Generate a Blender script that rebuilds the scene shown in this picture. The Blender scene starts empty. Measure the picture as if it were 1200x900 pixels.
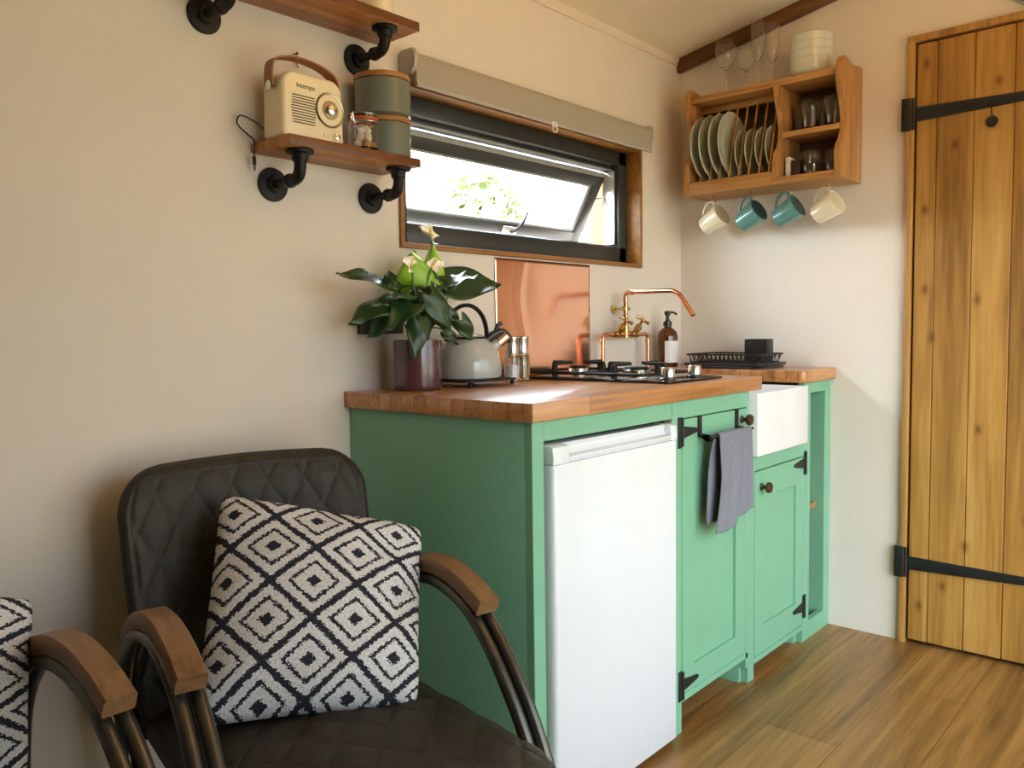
import bpy, bmesh, math, random
from mathutils import Vector, Matrix, Euler
random.seed(7)
S = bpy.context.scene
COL = S.collection
PI = math.pi
W = {}            # world matrices of roots and parts

# ------------------------------------------------------------------ colours and materials
def lin(c):
    return c/12.92 if c <= .04045 else ((c+.055)/1.055)**2.4
def rgb(r, g, b):
    return (lin(r/255), lin(g/255), lin(b/255), 1)

def nt(name):
    m = bpy.data.materials.new(name); m.use_nodes = True
    t = m.node_tree; t.nodes.clear()
    o = t.nodes.new('ShaderNodeOutputMaterial'); p = t.nodes.new('ShaderNodeBsdfPrincipled')
    t.links.new(p.outputs[0], o.inputs[0])
    return m, t, p, o
def nd(t, kind, **kw):
    n = t.nodes.new(kind)
    for k, v in kw.items():
        if hasattr(n, k): setattr(n, k, v)
        else: n.inputs[k.replace('_', ' ')].default_value = v
    return n
def ramp(t, stops, interp='LINEAR'):
    r = t.nodes.new('ShaderNodeValToRGB'); cr = r.color_ramp; cr.interpolation = interp
    while len(cr.elements) < len(stops): cr.elements.new(.5)
    for e, (p, c) in zip(cr.elements, stops): e.position = p; e.color = c
    return r
def coords(t, scale=(1, 1, 1), loc=(0, 0, 0), rot=(0, 0, 0), kind='Object'):
    c = t.nodes.new('ShaderNodeTexCoord'); m = t.nodes.new('ShaderNodeMapping')
    m.inputs['Scale'].default_value = scale; m.inputs['Location'].default_value = loc; m.inputs['Rotation'].default_value = rot
    t.links.new(c.outputs[kind], m.inputs[0]); return m
def bump(t, p, src, strength=.2, dist=.002):
    b = t.nodes.new('ShaderNodeBump'); b.inputs['Strength'].default_value = strength; b.inputs['Distance'].default_value = dist
    t.links.new(src, b.inputs['Height']); t.links.new(b.outputs[0], p.inputs['Normal'])

def plain(name, col, rough=.5, metal=0, var=.05, scale=30, bmp=0, spec=.5, coat=0, trans=0, sheen=0, sub=0):
    """plain colour with a faint mottling"""
    m, t, p, o = nt(name)
    mp = coords(t); n = nd(t, 'ShaderNodeTexNoise', Scale=scale, Detail=4.0); t.links.new(mp.outputs[0], n.inputs['Vector'])
    a = tuple(max(0, c*(1-var)) for c in col[:3])+(1,); b = tuple(min(1, c*(1+var)) for c in col[:3])+(1,)
    r = ramp(t, [(.3, a), (.7, b)]); t.links.new(n.outputs['Fac'], r.inputs[0]); t.links.new(r.outputs[0], p.inputs['Base Color'])
    p.inputs['Roughness'].default_value = rough; p.inputs['Metallic'].default_value = metal
    p.inputs['Specular IOR Level'].default_value = spec; p.inputs['Coat Weight'].default_value = coat
    p.inputs['Transmission Weight'].default_value = trans; p.inputs['Sheen Weight'].default_value = sheen
    if bmp: bump(t, p, n.outputs['Fac'], bmp)
    return m

def wood(name, dark, mid, light, axis='y', rough=.45, staves=None, knots=0, grain=1.0, off=(0, 0, 0), coat=0):
    """grain stretched along axis; staves=(length, width, (u axis, v axis)) adds boards of differing tone"""
    m, t, p, o = nt(name)
    sc = {'x': (1.2, 22, 22), 'y': (22, 1.2, 22), 'z': (22, 22, 1.2)}[axis]
    sc = tuple(s*grain for s in sc)
    mp = coords(t, sc, off)
    n1 = nd(t, 'ShaderNodeTexNoise', Scale=1.0, Detail=5.0, Roughness=.6, Distortion=.8); t.links.new(mp.outputs[0], n1.inputs['Vector'])
    mp2 = coords(t, tuple(s*5 for s in sc)); n2 = nd(t, 'ShaderNodeTexNoise', Scale=1.0, Detail=3.0); t.links.new(mp2.outputs[0], n2.inputs['Vector'])
    mx = nd(t, 'ShaderNodeMath', operation='MULTIPLY_ADD'); mx.inputs[1].default_value = .35; t.links.new(n2.outputs['Fac'], mx.inputs[0]); t.links.new(n1.outputs['Fac'], mx.inputs[2])
    fac = mx.outputs[0]
    if staves:
        L, Wd, (ua, va), amt = staves[:4]; shf, mort = staves[4:] if len(staves) > 4 else (0, .0010)
        c = t.nodes.new('ShaderNodeTexCoord'); sp = t.nodes.new('ShaderNodeSeparateXYZ'); cb = t.nodes.new('ShaderNodeCombineXYZ')
        t.links.new(c.outputs['Object'], sp.inputs[0]); t.links.new(sp.outputs[ua.upper()], cb.inputs[0]); sh_ = nd(t, 'ShaderNodeMath', operation='ADD'); sh_.inputs[1].default_value = shf; t.links.new(sp.outputs[va.upper()], sh_.inputs[0]); t.links.new(sh_.outputs[0], cb.inputs[1])
        br = nd(t, 'ShaderNodeTexBrick', Scale=1.0); br.offset = .37; br.offset_frequency = 2
        br.inputs['Color1'].default_value = (0, 0, 0, 1); br.inputs['Color2'].default_value = (1, 1, 1, 1); br.inputs['Mortar'].default_value = (.5, .5, .5, 1)
        br.inputs['Mortar Size'].default_value = mort; br.inputs['Brick Width'].default_value = L; br.inputs['Row Height'].default_value = Wd
        t.links.new(cb.outputs[0], br.inputs['Vector'])
        m3 = nd(t, 'ShaderNodeMath', operation='MULTIPLY_ADD'); m3.inputs[1].default_value = amt
        t.links.new(br.outputs['Color'], m3.inputs[0]); t.links.new(fac, m3.inputs[2])
        m4 = nd(t, 'ShaderNodeMath', operation='SUBTRACT'); m4.inputs[1].default_value = amt*.5; t.links.new(m3.outputs[0], m4.inputs[0]); fac = m4.outputs[0]
    r = ramp(t, [(.42, dark), (.66, mid), (.92, light)]); t.links.new(fac, r.inputs[0])
    colout = r.outputs[0]
    if staves:
        mm = nd(t, 'ShaderNodeMixRGB', blend_type='MULTIPLY'); mm.inputs[2].default_value = (.32, .25, .2, 1)
        t.links.new(br.outputs['Fac'], mm.inputs[0]); t.links.new(colout, mm.inputs[1]); colout = mm.outputs[0]
    if knots:
        ka, kb = {'x': ('Z', 'X'), 'y': ('X', 'Y'), 'z': ('X', 'Z')}[axis]
        ck = t.nodes.new('ShaderNodeTexCoord'); sk = t.nodes.new('ShaderNodeSeparateXYZ'); bk = t.nodes.new('ShaderNodeCombineXYZ'); t.links.new(ck.outputs['Object'], sk.inputs[0])
        for i_, (ax_, f_) in enumerate(((ka, 7.0*knots), (kb, 4.2*knots))):
            mu = nd(t, 'ShaderNodeMath', operation='MULTIPLY_ADD'); mu.inputs[1].default_value = f_; mu.inputs[2].default_value = 3.3*i_; t.links.new(sk.outputs[ax_], mu.inputs[0]); t.links.new(mu.outputs[0], bk.inputs[i_])
        v = nd(t, 'ShaderNodeTexVoronoi', Scale=1.0, Randomness=1.0); v.voronoi_dimensions = '2D'; t.links.new(bk.outputs[0], v.inputs['Vector'])
        kr0 = ramp(t, [(.02, (.8, .8, .8, 1)), (.07, (.3, .3, .3, 1)), (.13, (0, 0, 0, 1))]); sv = t.nodes.new('ShaderNodeSeparateXYZ'); t.links.new(v.outputs['Color'], sv.inputs[0]); sg = nd(t, 'ShaderNodeMath', operation='GREATER_THAN'); sg.inputs[1].default_value = .28; t.links.new(sv.outputs[0], sg.inputs[0]); kr = nd(t, 'ShaderNodeMath', operation='MULTIPLY'); t.links.new(sg.outputs[0], kr.inputs[1]); t.links.new(v.outputs['Distance'], kr0.inputs[0]); t.links.new(kr0.outputs[0], kr.inputs[0])
        mm = nd(t, 'ShaderNodeMixRGB', blend_type='MULTIPLY'); mm.inputs[2].default_value = (.33, .2, .12, 1)
        t.links.new(kr.outputs[0], mm.inputs[0]); t.links.new(colout, mm.inputs[1]); colout = mm.outputs[0]
    t.links.new(colout, p.inputs['Base Color']); p.inputs['Roughness'].default_value = rough; p.inputs['Coat Weight'].default_value = coat
    p.inputs['Coat Roughness'].default_value = .38
    bump(t, p, n2.outputs['Fac'], .12, .001)
    return m

def glass(name, col=(1, 1, 1, 1), rough=0, ior=1.45):
    m, t, p, o = nt(name)
    p.inputs['Base Color'].default_value = col; p.inputs['Roughness'].default_value = rough
    p.inputs['Transmission Weight'].default_value = 1; p.inputs['IOR'].default_value = ior
    return m
def pane_mat():
    m, t, p, o = nt('window_pane_glass'); t.nodes.remove(p)
    tr = t.nodes.new('ShaderNodeBsdfTransparent'); gl = t.nodes.new('ShaderNodeBsdfGlossy'); gl.inputs['Roughness'].default_value = .02
    lw = nd(t, 'ShaderNodeLayerWeight', Blend=.5); pw = nd(t, 'ShaderNodeMath', operation='POWER'); pw.inputs[1].default_value = 4.0; t.links.new(lw.outputs['Facing'], pw.inputs[0])
    fr = nd(t, 'ShaderNodeMath', operation='MULTIPLY_ADD'); fr.inputs[1].default_value = .35; fr.inputs[2].default_value = .03; t.links.new(pw.outputs[0], fr.inputs[0]); mx = t.nodes.new('ShaderNodeMixShader')
    tr.inputs[0].default_value = (.97, .99, .97, 1)
    t.links.new(fr.outputs[0], mx.inputs[0]); t.links.new(tr.outputs[0], mx.inputs[1]); t.links.new(gl.outputs[0], mx.inputs[2]); t.links.new(mx.outputs[0], o.inputs[0])
    return m
def cushion_mat():
    m, t, p, o = nt('woven_diamond_cotton')
    c = t.nodes.new('ShaderNodeTexCoord'); sp = t.nodes.new('ShaderNodeSeparateXYZ'); t.links.new(c.outputs['UV'], sp.inputs[0])
    mp = nd(t, 'ShaderNodeMapping'); mp.inputs['Scale'].default_value = (110, 150, 1); t.links.new(c.outputs['UV'], mp.inputs[0])
    nz = nd(t, 'ShaderNodeTexVoronoi', Scale=1.0, Randomness=.55); t.links.new(mp.outputs[0], nz.inputs['Vector'])
    spc = t.nodes.new('ShaderNodeSeparateXYZ'); t.links.new(nz.outputs['Color'], spc.inputs[0])
    def M(op, a, b=None, cst=None, cst2=None):
        n = nd(t, 'ShaderNodeMath', operation=op); t.links.new(a, n.inputs[0])
        if b is not None: t.links.new(b, n.inputs[1])
        elif cst is not None: n.inputs[1].default_value = cst
        if cst2 is not None: n.inputs[2].default_value = cst2
        return n.outputs[0]
    u = M('MULTIPLY', sp.outputs[0], cst=1/.39); v = M('MULTIPLY', sp.outputs[1], cst=1/.335)
    jit = M('MULTIPLY_ADD', spc.outputs[0], cst=.045, cst2=-.0225)
    def tri(a):
        f = M('FRACT', a); s = M('SUBTRACT', f, cst=.5); ab = M('ABSOLUTE', s); return M('MULTIPLY', ab, cst=2.0)
    a = M('ADD', u, v); a = M('ADD', a, cst=5.93); a = M('ADD', a, jit)
    b = M('SUBTRACT', u, v); b = M('ADD', b, cst=5.676); b = M('ADD', b, jit)
    d = M('MAXIMUM', tri(a), tri(b))
    dk, wh = (.035, .036, .048, 1), (.76, .76, .76, 1)
    r = ramp(t, [(0, dk), (.19, wh), (.50, dk), (.62, wh), (.89, dk)], 'CONSTANT'); t.links.new(d, r.inputs[0])
    # flecks of the weave
    mp2 = nd(t, 'ShaderNodeMapping'); mp2.inputs['Scale'].default_value = (130, 70, 1); mp2.inputs['Rotation'].default_value = (0, 0, .5); t.links.new(c.outputs['UV'], mp2.inputs[0])
    n2 = nd(t, 'ShaderNodeTexNoise', Scale=1.0, Detail=2.0); t.links.new(mp2.outputs[0], n2.inputs['Vector'])
    fr = ramp(t, [(.3, (.6, .6, .6, 1)), (.62, (1.0, 1.0, 1.0, 1))]); t.links.new(n2.outputs['Fac'], fr.inputs[0])
    mm = nd(t, 'ShaderNodeMixRGB', blend_type='MULTIPLY'); mm.inputs[0].default_value = .8
    t.links.new(r.outputs[0], mm.inputs[1]); t.links.new(fr.outputs[0], mm.inputs[2]); t.links.new(mm.outputs[0], p.inputs['Base Color'])
    p.inputs['Roughness'].default_value = .95; p.inputs['Specular IOR Level'].default_value = .1
    bump(t, p, nz.outputs['Distance'], .6, .002)
    return m

M_ = {}
M_['wall'] = plain('painted_wall', (.765, .708, .635, 1), .8, var=.015, scale=6, spec=.2)
M_['ceil'] = plain('painted_ceiling', (.92, .83, .66, 1), .8, var=.012, scale=5, spec=.2)
M_['trimw'] = plain('painted_moulding', (.80, .71, .60, 1), .6, var=.01)
M_['green'] = plain('sage_green_paint', (.195, .445, .29, 1), .42, var=.03, scale=9, spec=.4)
M_['greenin'] = plain('dark_ply_inside', rgb(96, 74, 54), .7)
M_['worktop'] = wood('oiled_hardwood_staves', rgb(134, 84, 42), rgb(180, 122, 68), rgb(208, 154, 98), 'y', .3, staves=(.62, .041, ('y', 'x'), .22), coat=.6)
M_['floor'] = wood('oak_floor_planks', rgb(100, 70, 34), rgb(144, 104, 54), rgb(172, 130, 74), 'y', .34, staves=(1.25, .187, ('y', 'x'), .15), grain=.8)
M_['door'] = wood('waxed_pine_planks', rgb(128, 88, 32), rgb(168, 122, 54), rgb(192, 150, 80), 'z', .5, staves=(30, .1075, ('z', 'x'), .20, .0205, 0), knots=1.0, grain=.8, off=(.02, 0, 0))
M_['doorframe'] = wood('waxed_pine_frame', rgb(132, 92, 42), rgb(174, 130, 70), rgb(198, 154, 92), 'z', .5)
M_['shelf'] = wood('reddish_oak_shelf', rgb(126, 76, 30), rgb(174, 112, 54), rgb(202, 142, 78), 'y', .42, staves=(.5, .05, ('y', 'x'), .2))
M_['pine'] = wood('honey_pine', rgb(138, 92, 44), rgb(182, 132, 74), rgb(210, 166, 106), 'x', .45, knots=.9)
M_['pinez'] = wood('honey_pine_upright', rgb(138, 92, 44), rgb(178, 128, 72), rgb(206, 160, 102), 'z', .45, knots=.7)
M_['beam'] = wood('brown_stained_beam', rgb(70, 42, 18), rgb(106, 66, 30), rgb(130, 88, 44), 'x', .55)
M_['liner'] = wood('varnished_window_liner', rgb(104, 66, 24), rgb(146, 98, 42), rgb(176, 126, 62), 'y', .4)
M_['arm'] = wood('brown_armrest_wood', rgb(96, 68, 42), rgb(128, 94, 60), rgb(148, 112, 76), 'x', .45)
M_['lid'] = wood('acacia_lid', rgb(130, 84, 40), rgb(172, 120, 66), rgb(198, 150, 92), 'y', .5)
M_['raw'] = plain('raw_ply_edge', rgb(176, 140, 100), .8)
M_['black'] = plain('black_iron', (.012, .012, .012, 1), .5, var=.2, spec=.4)
M_['blackgloss'] = plain('black_hob_glass', (.008, .008, .008, 1), .08, var=0)
M_['blackplastic'] = plain('black_plastic', (.014, .014, .014, 1), .35, var=.1)
M_['pipe'] = plain('black_pipe', (.008, .0085, .008, 1), .5, spec=.3, metal=0, var=.15, bmp=.1)
M_['anth'] = plain('anthracite_frame', (.035, .038, .036, 1), .35, var=.05)
M_['bead'] = plain('grey_glazing_bead', (.30, .31, .30, 1), .4)
M_['alu'] = plain('pale_metal', (.72, .72, .70, 1), .3, metal=.6)
M_['white'] = plain('white_enamel', (.735, .79, .84, 1), .22, var=.01, coat=.2)
M_['ceramic'] = plain('white_fireclay', (.83, .84, .86, 1), .12, var=.01, coat=.5)
M_['steel'] = plain('brushed_steel', (.60, .58, .55, 1), .24, metal=1, var=.04)
M_['copper'] = plain('copper_pipe', (.80, .36, .22, 1), .18, metal=1, var=.08, scale=20)
M_['sheet'] = plain('copper_sheet', (.95, .54, .38, 1), .16, metal=1, var=.03, scale=8)
M_['brass'] = plain('brass', (.62, .43, .17, 1), .25, metal=1, var=.08)
M_['bronze'] = plain('dark_bronze_knob', rgb(74, 52, 38), .35, metal=.4)
M_['blind'] = plain('grey_blind_fabric', rgb(168, 162, 148), .9, var=.02, scale=200)
M_['blindcap'] = plain('pale_grey_plastic', rgb(178, 174, 168), .5)
M_['plastic'] = plain('clear_white_plastic', (.75, .75, .72, 1), .25)
M_['pane'] = pane_mat()
M_['leather'] = plain('dark_brown_leather', (.032, .027, .0195, 1), .55, var=.25, scale=60, bmp=.1, spec=.32)
M_['tube'] = plain('dark_bronze_tube', (.10, .095, .082, 1), .30, metal=.85, var=.1)
M_['cushion'] = cushion_mat()
M_['cream'] = plain('cream_enamel', rgb(238, 226, 190), .28, var=.01, coat=.3)
M_['strap'] = plain('tan_leather', rgb(150, 98, 60), .5, var=.1)
M_['dark'] = plain('dark_print', (.02, .018, .015, 1), .6)
M_['chrome'] = plain('chrome', (.75, .74, .72, 1), .1, metal=1, var=0)
M_['gold'] = plain('pale_gold_ring', (.45, .38, .24, 1), .3, metal=1, var=.03)
M_['canister'] = plain('grey_green_stoneware', rgb(112, 120, 110), .22, var=.04, coat=.4)
M_['rubber'] = plain('orange_rubber', rgb(190, 84, 40), .5)
M_['sweet'] = plain('white_marshmallow', rgb(240, 228, 210), .8)
M_['fudge'] = plain('caramel_fudge', rgb(196, 148, 92), .7)
M_['glass'] = glass('clear_glass')
M_['amber'] = plain('amber_glass', rgb(120, 58, 10), .05, trans=.75, var=.0, coat=.3)
M_['paper'] = plain('white_paper', (.82, .82, .84, 1), .7, var=.01)
M_['plate'] = plain('pale_stoneware', rgb(206, 210, 196), .2, var=.015, coat=.4)
M_['creammug'] = plain('cream_stoneware', rgb(238, 230, 202), .2, var=.01, coat=.4)
M_['teal'] = plain('teal_glaze', rgb(92, 150, 150), .2, var=.04, coat=.4)
M_['tealin'] = plain('deep_teal_glaze', rgb(50, 110, 116), .2, var=.04, coat=.4)
M_['pot'] = plain('plum_glaze', rgb(86, 54, 57), .16, var=.22, scale=14, coat=.5)
M_['soil'] = plain('potting_soil', rgb(44, 32, 24), .95, var=.4, scale=90, bmp=.6)
M_['leaf'] = plain('anthurium_leaf', rgb(36, 66, 32), .33, var=.25, scale=14, spec=.5)
M_['young'] = plain('lime_leaf', rgb(150, 196, 50), .4, var=.12, scale=20)
M_['stem'] = plain('green_stem', rgb(82, 112, 54), .5)
M_['spathe'] = plain('white_spathe', rgb(250, 246, 228), .35)
M_['spadix'] = plain('cream_spadix', rgb(222, 200, 120), .5)
M_['kettle'] = plain('sage_grey_enamel', rgb(176, 182, 176), .16, var=.02, coat=.4)
M_['whistle'] = plain('champagne_metal', (.72, .52, .36, 1), .25, metal=1)
M_['salt'] = plain('white_salt', (.86, .86, .85, 1), .8)
M_['oil'] = plain('olive_oil', rgb(176, 150, 20), .04, trans=.7, var=.1)
M_['towel'] = plain('slate_linen', rgb(124, 127, 138), .95, var=.12, scale=160, bmp=.35, spec=.1)
M_['postw'] = wood('orange_larch', rgb(190, 104, 40), rgb(206, 112, 44), rgb(214, 128, 60), 'z', .6)
M_['grass'] = plain('dry_meadow_grass', rgb(150, 134, 108), .95, var=.15, scale=.6)
M_['treeleaf'] = plain('pale_tree_leaf', rgb(204, 210, 168), .9, var=.10, scale=4)
M_['bark'] = plain('tree_bark', rgb(120, 104, 84), .9, var=.3)
M_['box'] = plain('dark_matchbox', rgb(60, 46, 36), .6, var=.5, scale=60)
M_['blue'] = plain('blue_white_packet', rgb(200, 206, 216), .7, var=.2, scale=60)

# ------------------------------------------------------------------ mesh builder
class MB:
    def __init__(s): s.v = []; s.f = []; s.uv = {}
    def add(s, vs, fs):
        o = len(s.v); s.v += [Vector(x) for x in vs]; s.f += [[i+o for i in f] for f in fs]; return s
    def box(s, x0, x1, y0, y1, z0, z1, bev=0, seg=2, M=None):
        bm = bmesh.new(); bmesh.ops.create_cube(bm, size=1)
        for v in bm.verts: v.co = Vector(((x0+x1)/2+v.co.x*(x1-x0), (y0+y1)/2+v.co.y*(y1-y0), (z0+z1)/2+v.co.z*(z1-z0)))
        if bev: bmesh.ops.bevel(bm, geom=bm.edges[:], offset=bev, segments=seg, affect='EDGES', profile=.5)
        return s._bm(bm, M)
    def _bm(s, bm, M=None):
        bm.verts.index_update()
        s.add([(M @ v.co) if M else v.co.copy() for v in bm.verts], [[v.index for v in f.verts] for f in bm.faces]); bm.free(); return s
    def prism(s, poly, axis, a, b, bev=0, seg=2):
        """poly = list of 2D points in the plane normal to axis; x:(y,z) y:(x,z) z:(x,y)"""
        mk = {'x': lambda p, t: (t, p[0], p[1]), 'y': lambda p, t: (p[0], t, p[1]), 'z': lambda p, t: (p[0], p[1], t)}[axis]
        bm = bmesh.new()
        A = [bm.verts.new(mk(p, a)) for p in poly]; B = [bm.verts.new(mk(p, b)) for p in poly]
        n = len(poly); f0 = bm.faces.new(A); f1 = bm.faces.new(B[::-1])
        for i in range(n): bm.faces.new((A[(i+1) % n], A[i], B[i], B[(i+1) % n]))
        bmesh.ops.recalc_face_normals(bm, faces=bm.faces[:])
        if bev:
            ed = list(set(list(f0.edges)+list(f1.edges)))
            bmesh.ops.bevel(bm, geom=ed, offset=bev, segments=seg, affect='EDGES', profile=.5)
        return s._bm(bm)
    def lathe(s, prof, c=(0, 0, 0), n=28, M=None, closed=False):
        """prof (r,z) from bottom to top round the z axis"""
        vs = []; fs = []
        for r, z in prof:
            for k in range(n):
                a = 2*PI*k/n; vs.append(Vector((r*math.cos(a), r*math.sin(a), z)))
        m = len(prof)
        for i in range(m if closed else m-1):
            j = (i+1) % m
            for k in range(n):
                l = (k+1) % n; fs.append([i*n+k, i*n+l, j*n+l, j*n+k])
        if not closed:
            if prof[0][0] > 1e-5: fs.append([k for k in range(n)][::-1])
            if prof[-1][0] > 1e-5: fs.append([(m-1)*n+k for k in range(n)])
        c = Vector(c)
        return s.add([((M @ v) if M else v)+c for v in vs], fs)
    def tube(s, pts, r, n=12, smooth=0, rr=None, caps=True):
        pts = [Vector(p) for p in pts]
        if smooth: pts = catmull(pts, smooth)
        vs = []; fs = []; m = len(pts); up = None
        for i, p in enumerate(pts):
            t = (pts[min(i+1, m-1)]-pts[max(i-1, 0)]).normalized()
            if up is None:
                up = t.orthogonal().normalized()
            else:
                up = (up - t*up.dot(t))
                up = up.normalized() if up.length > 1e-6 else t.orthogonal().normalized()
            b = t.cross(up); ra = rr(i/(m-1)) if rr else r
            for k in range(n):
                a = 2*PI*k/n; vs.append(p+(up*math.cos(a)+b*math.sin(a))*ra)
        for i in range(m-1):
            for k in range(n):
                l = (k+1) % n; fs.append([i*n+k, i*n+l, (i+1)*n+l, (i+1)*n+k])
        if caps: fs.append([k for k in range(n)][::-1]); fs.append([(m-1)*n+k for k in range(n)])
        return s.add(vs, fs)
    def cyl(s, a, b, r, n=20, r2=None):
        return s.tube([a, b], r, n, rr=(lambda t: r+(r2-r)*t) if r2 is not None else None)
    def ball(s, c, r, sc=(1, 1, 1), n=16, m=10):
        prof = [(max(1e-6, math.sin(PI*i/m)), -math.cos(PI*i/m)) for i in range(m+1)]
        return s.lathe([(p*r, z*r) for p, z in prof], c, n, Matrix.Diagonal((*sc, 1)).to_4x4())
    def sweep(s, path, sec):
        """sec(i) -> list of points; same count each; closed ring with end caps"""
        rings = [sec(i, p) for i, p in enumerate(path)]; n = len(rings[0]); vs = [v for r in rings for v in r]; fs = []
        for i in range(len(rings)-1):
            for k in range(n):
                l = (k+1) % n; fs.append([i*n+k, i*n+l, (i+1)*n+l, (i+1)*n+k])
        fs.append(list(range(n))[::-1]); fs.append([(len(rings)-1)*n+k for k in range(n)])
        return s.add(vs, fs)
    def grid(s, f, nu, nv, uv=False):
        o = len(s.v)
        for i in range(nu+1):
            for j in range(nv+1):
                s.v.append(Vector(f(i/nu, j/nv)))
                if uv: s.uv[len(s.v)-1] = (i/nu, j/nv)
        for i in range(nu):
            for j in range(nv):
                a = o+i*(nv+1)+j; s.f.append([a, a+nv+1, a+nv+2, a+1])
        return s
    def build(s, name, mat, parent=None, sharp=38, weld=False):
        """vertices are in world space; they are stored in the space of the parent"""
        me = bpy.data.meshes.new(name)
        inv = W[parent.name].inverted() if parent is not None else None
        me.from_pydata([(inv @ v) if inv else v for v in s.v], [], s.f)
        if s.uv:
            ul = me.uv_layers.new(name='UVMap')
            for lp in me.loops: ul.data[lp.index].uv = s.uv.get(lp.vertex_index, (0, 0))
        bm = bmesh.new(); bm.from_mesh(me)
        if weld: bmesh.ops.remove_doubles(bm, verts=bm.verts, dist=1e-5)
        bmesh.ops.recalc_face_normals(bm, faces=bm.faces[:]); bm.to_mesh(me); bm.free()
        me.materials.append(M_[mat] if isinstance(mat, str) else mat)
        me.polygons.foreach_set('use_smooth', [True]*len(me.polygons)); me.set_sharp_from_angle(angle=math.radians(sharp))
        o = bpy.data.objects.new(name, me); COL.objects.link(o)
        if parent is not None: o.parent = parent; W[o.name] = W[parent.name].copy()
        else: W[o.name] = Matrix.Identity(4)
        return o

def catmull(p, k):
    out = []; n = len(p)
    for i in range(n-1):
        a, b, c, d = p[max(i-1, 0)], p[i], p[i+1], p[min(i+2, n-1)]
        for j in range(k):
            t = j/k; out.append(.5*((2*b)+(c-a)*t+(2*a-5*b+4*c-d)*t*t+(3*b-a-3*c+d)*t**3))
    out.append(p[-1]); return out
def rrect(x0, x1, y0, y1, r, n=6):
    out = []
    for cx, cy, a0 in ((x1-r, y1-r, 0), (x0+r, y1-r, 90), (x0+r, y0+r, 180), (x1-r, y0+r, 270)):
        for i in range(n+1):
            a = math.radians(a0+90*i/n); out.append((cx+r*math.cos(a), cy+r*math.sin(a)))
    return out
def thing(name, label, cat, loc=(0, 0, 0), rz=0, group=None):
    o = bpy.data.objects.new(name, None); COL.objects.link(o); o.empty_display_size = .05
    o.location = loc; o.rotation_euler = (0, 0, rz)
    W[o.name] = Matrix.Translation(loc) @ Matrix.Rotation(rz, 4, 'Z')
    return tag(o, label, cat, group)
def tag(o, label, cat, group=None):
    o['label'] = label; o['category'] = cat
    if group: o['group'] = group
    return o
def struct(o): o['kind'] = 'structure'; return o
def sroot(name, loc=(0, 0, 0)):
    o = bpy.data.objects.new(name, None); COL.objects.link(o); o.location = loc; W[o.name] = Matrix.Translation(loc)
    return struct(o)
def copy_tree(o, parent=None):
    c = o.copy(); COL.objects.link(c)
    if parent is not None: c.parent = parent
    for ch in list(o.children): copy_tree(ch, c)
    return c
def copy_thing(o, loc, label, group=None, rot=None):
    c = copy_tree(o); c.location = loc; c['label'] = label
    if group: c['group'] = group
    if rot is not None: c.rotation_euler = rot
    return c
def origin_at(o, loc):
    """a one-mesh thing: move its origin to loc without moving it"""
    loc = Vector(loc); o.data.transform(Matrix.Translation(-loc)); o.location = loc; return o

# ------------------------------------------------------------------ room
YB, XR, YR = 1.64, 2.12, -3.9
F = .597                      # front of the cabinet faces
ZW, TT = .92, .04             # worktop top and thickness
WY0, WY1, WZ0, WZ1 = .178, 1.345, 1.287, 1.722      # window liner outer
b = MB().box(-.14, XR+.12, YR-.12, YB+.12, -.08, 0); struct(b.build('floor', 'floor'))
b = MB(); b.box(-.14, 0, YR-.12, WY0, 0, 2.12); b.box(-.14, 0, WY1, YB+.12, 0, 2.12); b.box(-.14, 0, WY0, WY1, 0, WZ0); b.box(-.14, 0, WY0, WY1, WZ1, 2.12)
struct(b.build('wall_left', 'wall'))
DX0, DX1, DZ = .838, 1.62, 1.985
b = MB(); b.box(0, DX0, YB, YB+.12, 0, 2.62); b.box(DX1, XR, YB, YB+.12, 0, 2.62); b.box(DX0, DX1, YB, YB+.12, DZ, 2.62)
struct(b.build('wall_back', 'wall'))
OY0, OY1, OZ1 = -.82, 1.55, 1.80                    # glazed doors behind the viewer's right
b = MB(); b.box(XR, XR+.12, YR-.12, OY0, 0, 2.2); b.box(XR, XR+.12, OY1, YB+.12, 0, 2.2); b.box(XR, XR+.12, OY0, OY1, OZ1, 2.2)
struct(b.build('wall_right', 'wall'))
b = MB(); b.box(0, XR, YR-.12, YR, 0, 2.62); struct(b.build('wall_rear', 'beam'))
sl = .195; xm = XR/2
b = MB(); b.prism([(-.16, 2.10-.16*sl), (xm, 2.10+xm*sl), (XR+.16, 2.10-.16*sl), (XR+.16, 2.2-.16*sl), (xm, 2.22+xm*sl), (-.16, 2.2-.16*sl)], 'y', YR-.12, YB+.12)
struct(b.build('ceiling', 'ceil'))
b = MB(); b.prism([(0, 2.076), (.005, 2.076), (.007, 2.079), (.007, 2.086), (.013, 2.094), (.013, 2.1025), (0, 2.1)], 'y', YR, YB)
struct(b.build('trim_1', 'trimw'))
b = MB(); b.prism([(.0, 2.052), (xm, 2.052+xm*.197), (xm, 2.108+xm*.197), (0, 2.108)], 'y', YB-.035, YB, .004)
struct(b.build('trim_2', 'beam'))
b = MB(); b.prism([(xm, 2.052+xm*.197), (XR, 2.052), (XR, 2.108), (xm, 2.108+xm*.197)], 'y', YB-.035, YB, .004)
struct(b.build('trim_3', 'beam'))
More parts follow.
